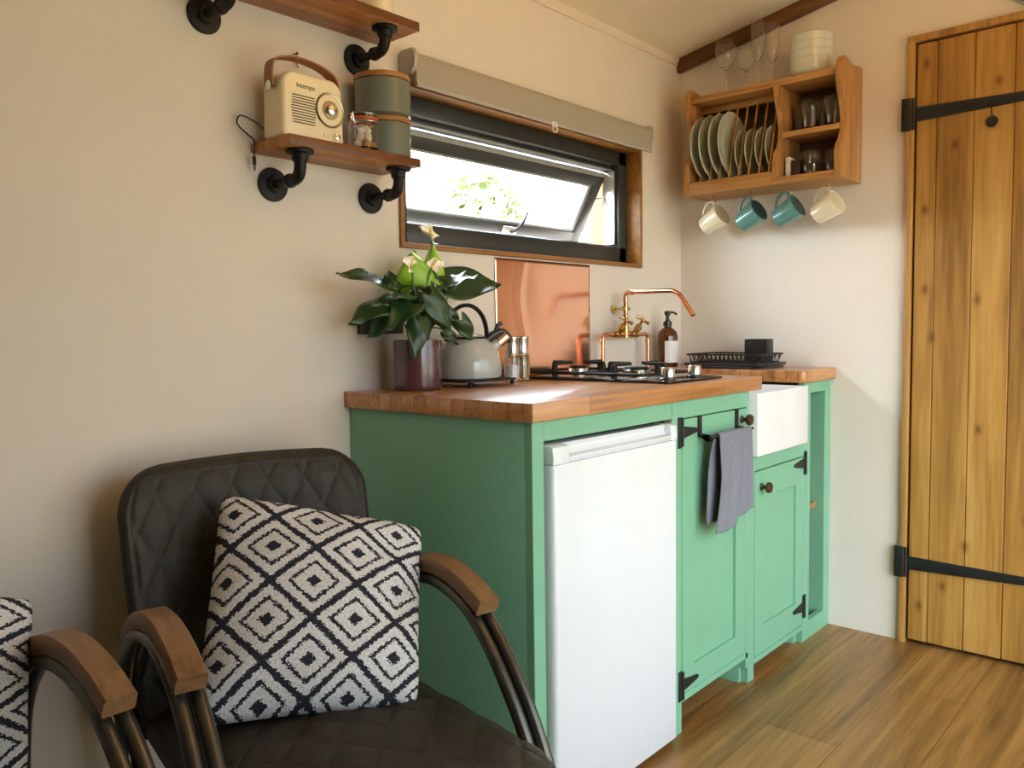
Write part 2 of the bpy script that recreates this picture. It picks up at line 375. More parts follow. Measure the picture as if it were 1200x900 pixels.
# glazed double door in the right wall: frames only
d2 = sroot('door_2', (XR+.06, 0, 0))
b = MB()
ym = (OY0+OY1)/2
for a, c in ((OY0, OY0+.05), (OY1-.05, OY1), (ym-.04, ym+.04)): b.box(XR+.03, XR+.09, a, c, .0, OZ1, .004)
b.box(XR+.031, XR+.089, OY0+.04, OY1-.04, OZ1-.05, OZ1, .004); b.box(XR+.031, XR+.089, OY0+.04, OY1-.04, 0, .07, .004)
b.build('door_frame', 'anth', d2)
MB().box(XR+.056, XR+.064, OY0+.04, OY1-.04, .06, OZ1-.04).build('door_pane', 'pane', d2)

# plank door in the back wall
d1 = sroot('door_1', (DX0, YB, 0))
b = MB(); b.box(DX0-.002, DX0+.020, YB-.022, YB+.06, .0, DZ, .003); b.box(DX1-.02, DX1+.002, YB-.022, YB+.06, 0, DZ, .003); b.box(DX0-.002, DX1+.002, YB-.0225, YB+.06, DZ-.018, DZ+.004, .003)
b.build('door_frame', 'doorframe', d1)
MB().box(DX0+.01, DX1-.01, YB+.035, YB+.05, .0, DZ-.01).build('door_gap_shade', 'dark', d1)  # near-black sheet painted as the shade in the gaps round the planks
b = MB()
edges = [.864, .925, 1.031, 1.139, 1.252, 1.366, 1.478, 1.594]
for a, c in zip(edges[:-1], edges[1:]): b.box(a+.0006, c-.0006, YB-.014, YB+.022, .014, DZ-.024, .0025, 1)
pl = b.build('door_planks', 'door', d1)
for z0, s in ((1.742, 0), (.276, 0)):
    b = MB(); b.box(.822, .850, YB-.0275, YB-.0215, z0-.052, z0+.052, .0015)
    b.tube([(.857, YB-.020, z0-.05), (.857, YB-.020, z0+.05)], .006, 10)
    b.prism([(.858, z0-.024), (.858, z0+.020), (1.30, z0+.010), (1.33, z0+.016), (1.355, z0), (1.33, z0-.016), (1.30, z0-.010)], 'y', YB-.0215, YB-.0138, .001)
    h = b.build('strap_hinge', 'black', d1)
b = MB(); b.lathe([(.0005, -.002), (.015, -.002), (.017, 0), (.015, .002), (.0005, .002)], (1.082, YB-.024, 1.680), 24, Matrix.Rotation(PI/2, 4, 'X'))
b.tube([(1.082, YB-.024, 1.693), (1.080, YB-.024, 1.71), (1.079, YB-.022, 1.728)], .0022, 8)
b.build('keyhole_cover', 'black', d1)

# black round fitting on the wall above the door
b = MB(); b.lathe([(.0005, 0), (.075, 0), (.098, .012), (.105, .03), (.098, .042), (.09, .036), (.0005, .034)], (1.205, YB-.001, 2.108), 48, Matrix.Rotation(PI/2, 4, 'X'))
o = tag(b.build('wall_disc', 'black'), 'round black wall fitting above the plank door, at the photo top edge', 'wall fitting'); origin_at(o, (1.205, YB-.001, 2.108))

# ------------------------------------------------------------------ window in the left wall
w1 = sroot('window_1', (0, WY0, WZ0))
b = MB(); t_ = .0145
b.box(-.135, .010, WY0, WY0+t_, WZ0, WZ1, .002); b.box(-.135, .010, WY1-t_, WY1, WZ0, WZ1, .002)
b.box(-.135, .0101, WY0+.001, WY1-.001, WZ0, WZ0+t_, .002); b.box(-.135, .0101, WY0+.001, WY1-.001, WZ1-t_, WZ1, .002)
b.build('window_liner', 'liner', w1)
fy0, fy1, fz0, fz1 = WY0+t_, WY1-t_, WZ0+t_, WZ1-t_
b = MB(); fw = .056
for (a0, a1, c0, c1) in ((fy0, fy0+fw, fz0, fz1), (fy1-fw, fy1, fz0, fz1), (fy0+.01, fy1-.01, fz0, fz0+.062), (fy0+.01, fy1-.01, fz1-.05, fz1)):
    b.box(-.115, -.045, a0, a1, c0, c1, .004)
for (a0, a1, c0, c1) in ((fy0+fw-.004, fy0+fw+.010, fz0+.05, fz1-.045), (fy1-fw-.010, fy1-fw+.004, fz0+.05, fz1-.045), (fy0+.05, fy1-.05, fz0+.058, fz0+.070), (fy0+.05, fy1-.05, fz1-.062, fz1-.046)):
    b.box(-.112, -.075, a0, a1, c0, c1, .002)
b.build('window_frame', 'anth', w1)
b = MB(); b.box(-.1105, -.072, fy0+.06, fy1-.06, fz1-.066, fz1-.061, .001); b.build('frame_seal', 'bead', w1)
# tilted sash, hinged at the top, swung outwards
ang = math.radians(29); hx, hz = -.094, 1.6262
sy0, sy1, sh = fy0+fw+.012, fy1-fw-.012, .272
def sx(u, n, y):   # u down the sash, n its inner normal
    return Vector((hx-u*math.sin(ang)+n*math.cos(ang), y, hz-u*math.cos(ang)-n*math.sin(ang)*1.0))
def sbox(mb, u0, u1, n0, n1, y0, y1, bev=.003):
    bm = bmesh.new(); bmesh.ops.create_cube(bm, size=1)
    for v in bm.verts:
        v.co = Vector(((u0+u1)/2+v.co.x*(u1-u0), (n0+n1)/2+v.co.y*(n1-n0), (y0+y1)/2+v.co.z*(y1-y0)))
    bmesh.ops.bevel(bm, geom=bm.edges[:], offset=bev, segments=2, affect='EDGES', profile=.5)
    bm.verts.index_update(); mb.add([sx(v.co.x, v.co.y, v.co.z) for v in bm.verts], [[v.index for v in f.verts] for f in bm.faces]); bm.free()
b = MB(); sw = .05
sbox(b, 0, sh, -.05, 0, sy0, sy0+sw); sbox(b, 0, sh, -.05, 0, sy1-sw, sy1); sbox(b, 0, sw-.004, -.0495, -.0005, sy0+.01, sy1-.01); sbox(b, sh-.042, sh, -.0495, -.0005, sy0+.01, sy1-.01)
sash = b.build('window_sash', 'anth', w1)
b = MB(); sbox(b, -.004, .009, -.03, .0012, sy0+.002, sy1-.002, .001); b.build('sash_seal', 'bead', sash)
b = MB()
sbox(b, .04, sh-.035, -.028, -.006, sy0+sw-.004, sy0+sw+.014, .002); sbox(b, .04, sh-.035, -.028, -.006, sy1-sw-.014, sy1-sw+.004, .002)
sbox(b, sw-.012, sw+.004, -.028, -.006, sy0+sw, sy1-sw, .002); sbox(b, sh-.05, sh-.036, -.028, -.006, sy0+sw, sy1-sw, .002)
b.build('glazing_bead', 'bead', sash)
b = MB(); sbox(b, sw-.006, sh-.04, -.034, -.028, sy0+sw-.004, sy1-sw+.004, .001); b.build('window_pane', 'pane', sash)
yh = .855
b = MB(); sbox(b, sh-.036, sh-.010, 0, .008, yh-.035, yh+.035, .003)
b.build('handle_plate', 'alu', sash)
b = MB(); b.tube([sx(sh-.02, .012, yh), sx(sh-.035, .03, yh+.004), sx(sh-.07, .04, yh+.012), sx(sh-.105, .036, yh+.02)], .005, 10, smooth=6, rr=lambda t: .006-.002*t); b.build('handle', 'dark', sash)
b = MB(); b.tube([(-.085, fy1-fw-.006, 1.50), (-.10, sy1-.004, 1.545), sx(.10, -.02, sy1+.003)], .004, 8)
b.tube([sx(.04, -.02, sy1+.003), sx(.17, -.02, sy1+.003)], .004, 8); b.box(-.088, -.078, fy1-fw-.008, fy1-fw-.002, 1.43, 1.62, .001)
b.build('window_stay', 'alu', w1)

MB().box(-.109, -.058, fy1-fw-.0125, fy1-fw-.0095, fz0+.072, fz1-.07, .0005).build('lit_edge_strip', 'alu', w1)  # pale strip painted as daylight on the frame's inner edge
# roller blind above the window
by0, by1 = .192, 1.322
rb = thing('roller_blind', 'grey fabric roller blind rolled up above the window', 'blind', (0, (by0+by1)/2, 1.70))
prof = [(.0350+.031*math.cos(a), 1.757+.031*math.sin(a)) for a in [math.radians(q) for q in range(150, -1, -15)]]
inner = [(.062, 1.702), (.058, 1.702), (.058, 1.75)]
poly = prof+[(.066, 1.702)]+inner+[(.035, 1.73), (.012, 1.74)]
MB().prism(poly, 'y', by0, by1).build('blind_fabric', 'blind', rb)
MB().prism(rrect(.0575, .0675, 1.694, 1.703, .003), 'y', by0+.002, by1-.002).build('hem_bar', 'blindcap', rb)
for y in (by0-.006, by1):
    b = MB(); b.prism(rrect(.001, .070, 1.727, 1.792, .018), 'y', y, y+.006, .001); br = b.build('end_bracket', 'blindcap', rb)
    a = MB(); yy = y-.001 if y < .5 else y+.007
    a.tube([(.050+.019*math.cos(q), yy, 1.760+.030*math.sin(q)) for q in [math.radians(k) for k in range(-75, 76, 10)]], .0022, 8); a.build('bracket_rim', 'plastic', br)
yc = .757
b = MB(); b.box(.066, .070, yc-.014, yc+.014, 1.689, 1.703, .001)
b.tube([(.069, yc+.012*math.cos(q), 1.680+.009*math.sin(q)) for q in [2*PI*k/20 for k in range(21)]], .0022, 8, caps=False); b.build('pull_ring', 'plastic', rb)

# ------------------------------------------------------------------ kitchen units
def slab(mb, y0, y1, z0, z1, x0=F-.022, x1=F, bev=.0015): mb.box(x0, x1, y0, y1, z0, z1, bev, 1)
# fridge housing
ca = thing('fridge_housing', 'green painted end cabinet with a plain side panel around the white fridge', 'cabinet', (.3, .02, 0))
MB().box(0.001, F-.020, .0, .018, 0, .879, .001).build('end_panel', 'green', ca)
b = MB(); slab(b, 0, .038, 0, .879); slab(b, .0375, .551, .836, .8789); b.build('face_frame', 'green', ca)
MB().box(.001, .02, .02, .545, .0, .86).build('back_panel', 'greenin', ca)
# cupboard under the hob
cb = thing('cupboard', 'green shaker cupboard under the gas hob, hung with a grey towel', 'cabinet', (.3, .8, 0))
b = MB(); slab(b, .5525, .600, 0, .879); slab(b, .5995, .976, .833, .8789); slab(b, .975, .9895, .05, .879); slab(b, .989, 1.031, .0, .6835); slab(b, .599, .99, .080, .098)
b.box(F-.15, F-.021, .975, 1.030, 0, .12, .001); b.build('face_frame', 'green', cb)
b = MB(); b.box(.03, F-.022, .556, .572, .06, .878); b.box(.03, F-.022, .976, .990, .06, .683); b.box(.03, F-.022, .572, .976, .07, .085); b.build('carcass', 'greenin', cb)
MB().box(F-.0225, F-.001, .5480, .5526, .02, .83, .0005, 1).build('raw_edge', 'raw', cb)
def shaker(name, y0, y1, z0, z1, sw, par, x0=F-.020, x1=F+.0005, tr=None):
    b = MB(); tr = tr or sw
    b.box(x0, x1, y0, y0+sw, z0, z1, .0012, 1); b.box(x0, x1, y1-sw, y1, z0, z1, .0012, 1)
    b.box(x0, x1, y0+sw-.001, y1-sw+.001, z1-tr, z1, .0012, 1); b.box(x0, x1, y0+sw-.001, y1-sw+.001, z0, z0+tr, .0012, 1)
    b.box(x0+.002, x1-.008, y0+sw-.004, y1-sw+.004, z0+tr-.004, z1-tr+.004)
    return b.build(name, 'green', par)
dr1 = shaker('door', .6025, .9730, .100, .8300, .066, cb)
def thinge(y0, z, dirn, par, hp=.04, L=.088):
    b = MB(); b.box(F, F+.004, y0-.009, y0+.009, z-hp, z+hp, .001, 1)
    b.tube([(F+.004, y0+dirn*.009, z-hp*.9), (F+.004, y0+dirn*.009, z+hp*.9)], .0042, 8)
    p = [(y0+dirn*.009, z-.017), (y0+dirn*.009, z+.017), (y0+dirn*L, z+.006), (y0+dirn*(L+.008), z), (y0+dirn*L, z-.006)]
    b.prism(p, 'x', F+.0005, F+.0045, .0008, 1); return b.build('t_hinge', 'black', par)
thinge(.588, .797, 1, dr1); thinge(.590, .128, 1, dr1)
def knob(y, z, par, nm='knob'):
    b = MB(); b.lathe([(.011, 0), (.011, .003), (.006, .008), (.006, .016), (.0155, .020), (.017, .026), (.014, .032), (.0005, .034)], (F, y, z), 20, Matrix.Rotation(PI/2, 4, 'Y'))
    return b.build(nm, 'bronze', par)
knob(.940, .800, dr1)
# sink cabinet
cc = thing('sink_cabinet', 'green shaker cabinet carrying the white butler sink', 'cabinet', (.3, 1.2, 0))
b = MB(); slab(b, 1.4005, 1.4445, .0, .879); slab(b, 1.0315, 1.401, .636, .6835); slab(b, 1.0315, 1.401, .045, .062); b.box(F-.15, F-.021, 1.375, 1.4435, 0, .12, .001); b.build('face_frame', 'green', cc)
for a, c in ((1.035, 1.047), (1.408, 1.42)): MB().box(.03, F-.022, a, c, .06, .68).build('carcass_side', 'greenin', cc)
dr2 = shaker('door', 1.0345, 1.3985, .065, .6325, .058, cc, tr=.085)
thinge(1.412, .612, -1, dr2); thinge(1.412, .125, -1, dr2); knob(1.075, .583, dr2)
# open shelf unit by the back wall
cd = thing('open_shelf_unit', 'narrow green open shelf unit between the sink cabinet and the back wall', 'cabinet', (.3, 1.54, 0))
b = MB(); slab(b, 1.4455, 1.456, 0, .879); slab(b, 1.586, 1.637, 0, .879); slab(b, 1.4555, 1.587, .842, .8788); slab(b, 1.4555, 1.587, .0, .062); b.build('face_frame', 'green', cd)
MB().box(F-.070, F-.021, 1.586, 1.637, .03, .879).build('side_panel', 'green', cd)
b = MB(); b.box(.02, F-.021, 1.446, 1.455, .03, .879); b.box(.02, .03, 1.455, 1.59, .03, .879); b.box(.03, F-.071, 1.588, 1.60, .03, .879); b.box(.03, F-.022, 1.455, 1.586, .03, .045); b.build('carcass', 'greenin', cd)
MB().box(.04, F-.03, 1.4555, 1.5855, .428, .448, .001).build('shelf', 'doorframe', cd)
b = MB(); b.box(.40, .55, 1.462, 1.53, .4485, .476, .006); b.box(.38, .53, 1.466, 1.525, .4755, .492, .006)
o = tag(b.build('folded_cloth', 'blue'), 'pale folded cloth on the shelf inside the open green unit', 'cloth'); origin_at(o, (.47, 1.5, .4485))
# kickboard
b = MB(); b.box(F-.12, F-.105, .605, .985, .0, .07); b.build('kickboard', 'greenin', cb)
b = MB(); b.box(F-.12, F-.105, 1.035, 1.38, .0, .06); b.build('kickboard', 'greenin', cc)

# worktop
def arc(cx, cy, r, a0, a1, n=6): return [(cx+r*math.cos(math.radians(a0+(a1-a0)*i/n)), cy+r*math.sin(math.radians(a0+(a1-a0)*i/n))) for i in range(n+1)]
X1 = .612
poly = [(.001, -.015)]+arc(X1-.004, -.011, .004, -90, 0, 3)+arc(X1-.012, 1.040, .012, 0, 90)+[(.19, 1.052), (.19, 1.371)]+arc(X1-.022, 1.393, .022, -90, 0)+[(X1, 1.638), (.001, 1.638)]
o = tag(MB().prism(poly, 'z', .880, ZW, .003).build('worktop', 'worktop'), 'reddish oiled hardwood worktop running over the green kitchen units', 'worktop'); origin_at(o, (.3, .8, .88))

# fridge
fr = thing('fridge', 'white undercounter fridge in the green end cabinet', 'fridge', (.3, .295, 0))
MB().box(.045, .556, .046, .540, .012, .822, .004).build('body', 'white', fr)
b = MB(); dp = rrect(.560, .617, .0445, .545, .012)
b.prism(dp, 'z', .018, .786, .002)
b.build('door', 'white', fr)
b = MB()
b.prism([(.560, .787), (.613, .787), (.617, .793), (.617, .800), (.602, .803), (.596, .812), (.598, .820), (.594, .826), (.560, .826)], 'y', .100, .515, .002)
for a, c in ((.0445, .100), (.515, .545)): b.prism([(.560, .787), (.616, .787), (.617, .800), (.614, .822), (.608, .826), (.560, .826)], 'y', a, c, .003)
b.build('handle', 'white', fr)
for x in (.08, .52):
    for y in (.075, .51): MB().cyl((x, y, 0), (x, y, .014), .014, 12).build('foot', 'blackplastic', fr)

# butler sink
b = MB(); sy0_, sy1_, sx0, sx1 = .993, 1.366, .195, .626
bm = bmesh.new(); bmesh.ops.create_cube(bm, size=1)
for v in bm.verts: v.co = Vector(((sx0+sx1)/2+v.co.x*(sx1-sx0), (sy0_+sy1_)/2+v.co.y*(sy1_-sy0_), .7805+v.co.z*.193))
top = max(bm.faces, key=lambda f: f.calc_center_median().z)
r = bmesh.ops.inset_region(bm, faces=[top], thickness=.026)
for v in top.verts: v.co.z -= .165
bmesh.ops.bevel(bm, geom=bm.edges[:], offset=.008, segments=3, affect='EDGES', profile=.5)
b._bm(bm); 
o = tag(b.build('butler_sink', 'ceramic'), 'white ceramic butler sink with a square front set into the worktop', 'sink'); origin_at(o, (.41, 1.18, .684))

# copper splashback
b = MB(); y0, y1 = .545, 1.021
def sheetf(u, v):
    y = y0+(y1-y0)*u; z = ZW+.001+(1.281-ZW)*v
    return (.0025+.0016*math.exp(-((u-.26-.03*math.sin(v*7))/.035)**2)+.0006*math.sin(u*9+v*4), y, z)
b.grid(sheetf, 60, 40); o = b.build('copper_splashback', 'sheet')
md = o.modifiers.new('Solidify', 'SOLIDIFY'); md.thickness = .0015
tag(o, 'polished copper sheet splashback on the wall below the window', 'splashback'); origin_at(o, (.003, .78, ZW))

# copper pipe tap
tp = thing('pipe_tap', 'copper pipe bridge tap with brass valves and a bent spout behind the sink', 'tap', (.05, 1.167, ZW))
tx = .052; ya, yb, yc = 1.025, 1.31, 1.167; zb = 1.045
b = MB()
for y in (ya, yb): b.lathe([(.014, 0), (.014, .004), (.009, .006)], (tx, y, ZW), 18)
def bend(p0, c, p1, r=.02, n=6):
    p0, c, p1 = Vector(p0), Vector(c), Vector(p1); a = c+(p0-c).normalized()*r; d = c+(p1-c).normalized()*r
    return [p0]+[a.lerp(c, t).lerp(c.lerp(d, t), t) for t in [i/n for i in range(n+1)]]+[p1]
b.tube(bend((tx, ya, ZW), (tx, ya, zb), (tx, yc, zb))+[], .0078, 14); b.tube(bend((tx, yb, ZW), (tx, yb, zb), (tx, yc, zb)), .0078, 14)
b.tube([(tx, yc, zb), (tx, yc, 1.17)], .0078, 14)
for y in (ya, yb): b.tube([(tx, y, zb-.032), (tx, y, zb-.020)], .0094, 14)
b.build('bridge_pipe', 'copper', tp)
b = MB(); zt = 1.192
pts = bend((tx, yc, 1.06), (tx, yc, zt), (.225, yc, zt), .016)[:-1]+bend((.20, yc, zt), (.258, yc, zt-.002), (.316, yc, 1.106), .03)[1:]
b.tube(pts, .0078, 14); b.tube([(tx, yc, zt-.030), (tx, yc, zt-.018)], .0096, 14); b.tube([(tx+.018, yc, zt), (tx+.032, yc, zt)], .0096, 14); b.build('spout', 'copper', tp)
for y in (yc-.052, yc+.052):
    b = MB(); b.tube([(tx, y-.022, zb), (tx, y-.017, zb), (tx, y+.017, zb), (tx, y+.022, zb)], .0118, 12)
    dv = Vector((.60, 0, .80)); c = Vector((tx, y, zb))
    b.tube([c, c+dv*.022], .0105, 12); b.tube([c+dv*.020, c+dv*.038], .0128, 6); b.tube([c+dv*.037, c+dv*.062], .0055, 12); b.ball(c+dv*.028, .0125)
    v = b.build('valve', 'brass', tp)
    b = MB(); e = c+dv*.062; h = Vector((.80, 0, -.60)).lerp(Vector((0, 1, 0)), .35).normalized()
    b.tube([e-h*.026, e-h*.012, e, e+h*.012, e+h*.026], .0045, 10, rr=lambda t: .0062-.0030*(1-abs(2*t-1))); b.ball(e, .008); b.build('tee_handle', 'brass', v)
b = MB(); b.tube([(.0015, yc, 1.135), (tx, yc, 1.135)], .005, 10); b.lathe([(.015, 0), (.015, .004), (.006, .006)], (.001, yc, 1.135), 16, Matrix.Rotation(PI/2, 4, 'Y')); b.tube([(tx-.001, yc-.022, 1.135), (tx-.001, yc+.022, 1.135)], .0065, 10); b.tube([(tx, yc, 1.126), (tx, yc, 1.144)], .0112, 14); b.build('wall_clip', 'brass', tp)
b = MB(); b.tube([(tx, yc, zb-.011), (tx, yc, zb+.030)], .0105, 14); b.build('tee_fitting', 'brass', tp)

# soap bottle
sb = thing('soap_bottle', 'amber pump bottle with a white label standing beside the copper tap', 'bottle', (.07, 1.42, ZW))
c = (.07, 1.42, ZW)
b = MB(); b.lathe([(.0005, .001), (.034, .001), (.0375, .006), (.0375, .115), (.034, .130), (.022, .143), (.0135, .149), (.0135, .160), (.0005, .160)], c, 36); b.build('bottle_body', 'amber', sb)
b = MB(); b.lathe([(.016, .152), (.016, .170), (.009, .172), (.009, .176), (.0065, .178), (.0065, .192), (.011, .194), (.012, .206), (.009, .209), (.0005, .209)], c, 24)
dn = Vector((.62, .78, 0)); cc_ = Vector(c); b.tube([cc_+Vector((0, 0, .203)), cc_+dn*.02+Vector((0, 0, .204)), cc_+dn*.036+Vector((0, 0, .196))], .0042, 10, smooth=4); b.build('pump', 'blackplastic', sb)
b = MB(); a0 = math.radians(-75)
b.grid(lambda u, v: (c[0]+.0381*math.cos(a0+u*2.0), c[1]+.0381*math.sin(a0+u*2.0), ZW+.018+v*.080), 20, 4); b.build('label', 'paper', sb)

# dish drainer and caddy
dx0, dx1, dy0, dy1 = .155, .445, 1.392, 1.607
dd = thing('dish_drainer', 'black wire dish drainer on a tray in the corner of the worktop', 'dish drainer', ((dx0+dx1)/2, (dy0+dy1)/2, ZW))
b = MB()
b.prism(rrect(dx0, dx1, dy0, dy1, .02), 'z', ZW+.0005, ZW+.006, .002)
for p in [rrect(dx0-.003, dx1+.003, dy0-.003, dy1+.003, .02)]:
    b.tube([(x, y, ZW+.014) for x, y in p]+[(p[0][0], p[0][1], ZW+.014)], .005, 8, caps=False)
b.build('drip_tray', 'blackplastic', dd)
b = MB(); rim = rrect(dx0+.003, dx1-.003, dy0+.003, dy1-.003, .018, 4); zr = ZW+.049
b.tube([(x, y, zr) for x, y in rim]+[(rim[0][0], rim[0][1], zr)], .003, 8, caps=False)
lo = rrect(dx0+.016, dx1-.016, dy0+.016, dy1-.016, .016, 4); b.tube([(x, y, ZW+.020) for x, y in lo]+[(lo[0][0], lo[0][1], ZW+.020)], .0024, 8, caps=False)
b.build('rim', 'black', dd)
b = MB(); n = 16
for i in range(n):
    x = dx0+.02+(dx1-dx0-.04)*i/(n-1)
    b.tube([(x, dy0+.003, zr), (x, dy0+.016, ZW+.020), (x, dy0+.06, ZW+.020), (x, dy0+.075, ZW+.044), (x, dy0+.090, ZW+.020), (x, dy1-.016, ZW+.020), (x, dy1-.003, zr)], .0018, 6)
for i in range(9):
    y = dy0+.03+(dy1-dy0-.06)*i/8
    for xa, xb in ((dx0+.003, dx0+.016), (dx1-.003, dx1-.016)): b.tube([(xa, y, zr), (xb, y, ZW+.020)], .0018, 6)
b.build('wire_basket', 'black', dd)
b = MB(); kx, ky = .385, 1.515
bm = bmesh.new(); bmesh.ops.create_cube(bm, size=1)
for v in bm.verts: v.co = Vector((kx+v.co.x*.085, ky+v.co.y*.055, ZW+.064+v.co.z*.080))
tp_ = max(bm.faces, key=lambda f: f.calc_center_median().z); bmesh.ops.inset_region(bm, faces=[tp_], thickness=.004)
for v in tp_.verts: v.co.z -= .07
bmesh.ops.bevel(bm, geom=bm.edges[:], offset=.003, segments=2, affect='EDGES', profile=.5); b._bm(bm)
o = tag(b.build('cutlery_caddy', 'blackplastic'), 'black square cutlery caddy standing in the dish drainer', 'caddy'); origin_at(o, (kx, ky, ZW+.024))

# gas hob
hb = thing('gas_hob', 'black two burner gas hob with steel knobs set in the worktop', 'hob', (.305, .75, ZW))
hx0, hx1, hy0, hy1 = .05, .56, .60, .90
MB().prism(rrect(hx0, hx1, hy0, hy1, .008), 'z', ZW+.0004, ZW+.007, .002).build('hob_plate', 'blackgloss', hb)
b = MB(); b.prism(rrect(hx0+.03, hx0+.435, hy0+.025, hy1-.025, .03), 'z', ZW+.0068, ZW+.0085, .0008); b.build('burner_well', 'steel', hb)
for (x, r) in ((.155, .030), (.365, .040)):
    z = ZW+.0085
    b = MB(); b.lathe([(r*1.25, 0), (r*1.25, .004), (r, .006), (r, .018), (r*.96, .020), (.0005, .020)], (x, .75, z), 32); bu = b.build('burner', 'steel', hb)
    MB().lathe([(r*.9, .020), (r*.92, .023), (r*.85, .027), (.0005, .028)], (x, .75, z), 32).build('burner_cap', 'black', bu)
for y in (.675, .820):
    z = ZW+.007; x = .512
    b = MB(); b.lathe([(.023, 0), (.023, .004), (.019, .006), (.0185, .031), (.017, .033), (.0005, .033)], (x, y, z), 28); k = b.build('knob', 'steel', hb)
    MB().lathe([(.0235, .0), (.0235, .0035), (.0195, .0065), (.0192, .0075)], (x, y, z), 28).build('knob_skirt', 'blackplastic', k)
for x in (.155, .365):
    b = MB(); z0, zt = ZW+.0075, ZW+.050; a = .098; c_ = (x, .75)
    for sx_, sy_ in ((1, 0), (-1, 0), (0, 1), (0, -1)):
        hw = .0065
        pts = [(1.0, z0), (1.0, zt-.010), (.95, zt), (.28, zt), (.28, zt-.009), (.88, zt-.009), (.88, z0)]
        k = 1.25 if sy_ else 1.0
        if sx_:
            P = [(c_[0]+sx_*a*p, zz) for p, zz in pts]; b.prism(P, 'y', c_[1]-hw, c_[1]+hw, .0012, 1)
        else:
            P = [(c_[1]+sy_*a*k*p, zz) for p, zz in pts]; b.prism(P, 'x', c_[0]-hw, c_[0]+hw, .0012, 1)
    fr_ = rrect(x-a, x+a, .75-a*1.25, .75+a*1.25, .012, 3)
    b.tube([(p, q, z0+.012) for p, q in fr_]+[(fr_[0][0], fr_[0][1], z0+.012)], .0048, 8, caps=False)
    b.build('pan_support', 'black', hb)

# salt mill and oil bottle in front of the copper
def mill(name, lab, cat, x, y, fill, tall):
    t = thing(name, lab, cat, (x, y, ZW)); c = (x, y, ZW)
    MB().lathe([(.0005, .001), (.022, .001), (.0235, .004), (.0225, .055), (.0205, .068), (.0185, .068), (.0200, .055), (.0210, .006), (.0005, .006)], c, 28).build('glass_body', 'glass', t)
    MB().lathe([(.0005, .0065), (.0205, .0065), (.0195, fill), (.0005, fill+.002)], c, 24).build('contents', tall, t)
    MB().lathe([(.0205, .0685), (.0215, .072), (.0185, .078), (.0185, .112), (.0215, .121), (.0215, .126), (.019, .128), (.0005, .128)], c, 28).build('steel_top', 'steel', t)
    return t
mill('salt_mill', 'steel topped glass mill of white salt, nearer the grey kettle', 'mill', .088, .520, .044, 'salt')
t = mill('oil_mill', 'steel topped glass bottle of yellow green oil between salt mill and hob', 'bottle', .082, .572, .066, 'oil')

# trivet and kettle
tv = thing('trivet', 'low black iron trivet with ball feet under the kettle', 'trivet', (.12, .312, ZW))
b = MB(); b.prism(rrect(.032, .208, .222, .412, .02), 'z', ZW+.013, ZW+.018, .001); b.build('trivet_top', 'black', tv)
for x in (.045, .195):
    for y in (.236, .398):
        b = MB(); b.cyl((x, y, ZW+.008), (x, y, ZW+.014), .004, 10); b.ball((x, y, ZW+.0065), .0062, n=12, m=8); b.build('foot', 'black', tv)
kt = thing('kettle', 'grey green enamel whistling kettle on the black trivet behind the plum pot', 'kettle', (.12, .308, ZW+.018))
kc = Vector((.12, .308, ZW+.0185))
b = MB(); b.lathe([(.0005, 0), (.080, 0), (.086, .004), (.088, .015), (.087, .040), (.081, .066), (.068, .090), (.050, .105), (.046, .107), (.0005, .107)], kc, 48); b.build('body', 'kettle', kt)
b = MB(); b.lathe([(.046, .106), (.0465, .110), (.036, .117), (.016, .121), (.0005, .122)], kc, 36); l = b.build('lid', 'kettle', kt)
MB().lathe([(.0470, .105), (.0480, .1085), (.0466, .111)], kc, 36).build('lid_seam', 'black', l)
hd = Vector((.50, .866, 0)).normalized()     # the side the spout points to
b = MB(); sp0 = kc+hd*.066+Vector((0, 0, .080)); dirn = (hd*.78+Vector((0, 0, .62))).normalized()
b.cyl(sp0-dirn*.012, sp0+dirn*.024, .0175, 20, .0145); b.build('spout', 'kettle', kt)
b = MB(); b.cyl(sp0+dirn*.022, sp0+dirn*.052, .0165, 20, .0160); b.build('whistle', 'whistle', kt)
b = MB(); path = []
for q in range(0, 181, 12):
    a = math.radians(q); path.append(kc+hd*(.056*math.cos(a)*(1.0 if q < 90 else 1.0)-.004)+Vector((0, 0, .108+.088*math.sin(a)**.85 if 0 < q < 180 else .100)))
side = Vector((hd.y, -hd.x, 0))
def hsec(i, p):
    t = (path[min(i+1, len(path)-1)]-path[max(i-1, 0)]).normalized(); nn = t.cross(side).normalized()
    return [p+side*(.010*math.cos(a))+nn*(.0058*math.sin(a)) for a in [2*PI*k/12 for k in range(12)]]
b.sweep(path, hsec)
e = kc+hd*.058+Vector((0, 0, .112))
b.tube([e-hd*.01-Vector((0, 0, .012)), e+hd*.016+Vector((0, 0, .006)), e+hd*.038+Vector((0, 0, .012)), e+hd*.056-Vector((0, 0, .004)), e+hd*.060-Vector((0, 0, .018))], .010, 12, smooth=5, rr=lambda t: .0125-.005*t)
b.tube([e+hd*.018+Vector((0, 0, .010)), e+hd*.026+Vector((0, 0, .030)), e+hd*.036+Vector((0, 0, .036))], .006, 10, smooth=4)
b.build('handle', 'blackplastic', kt)

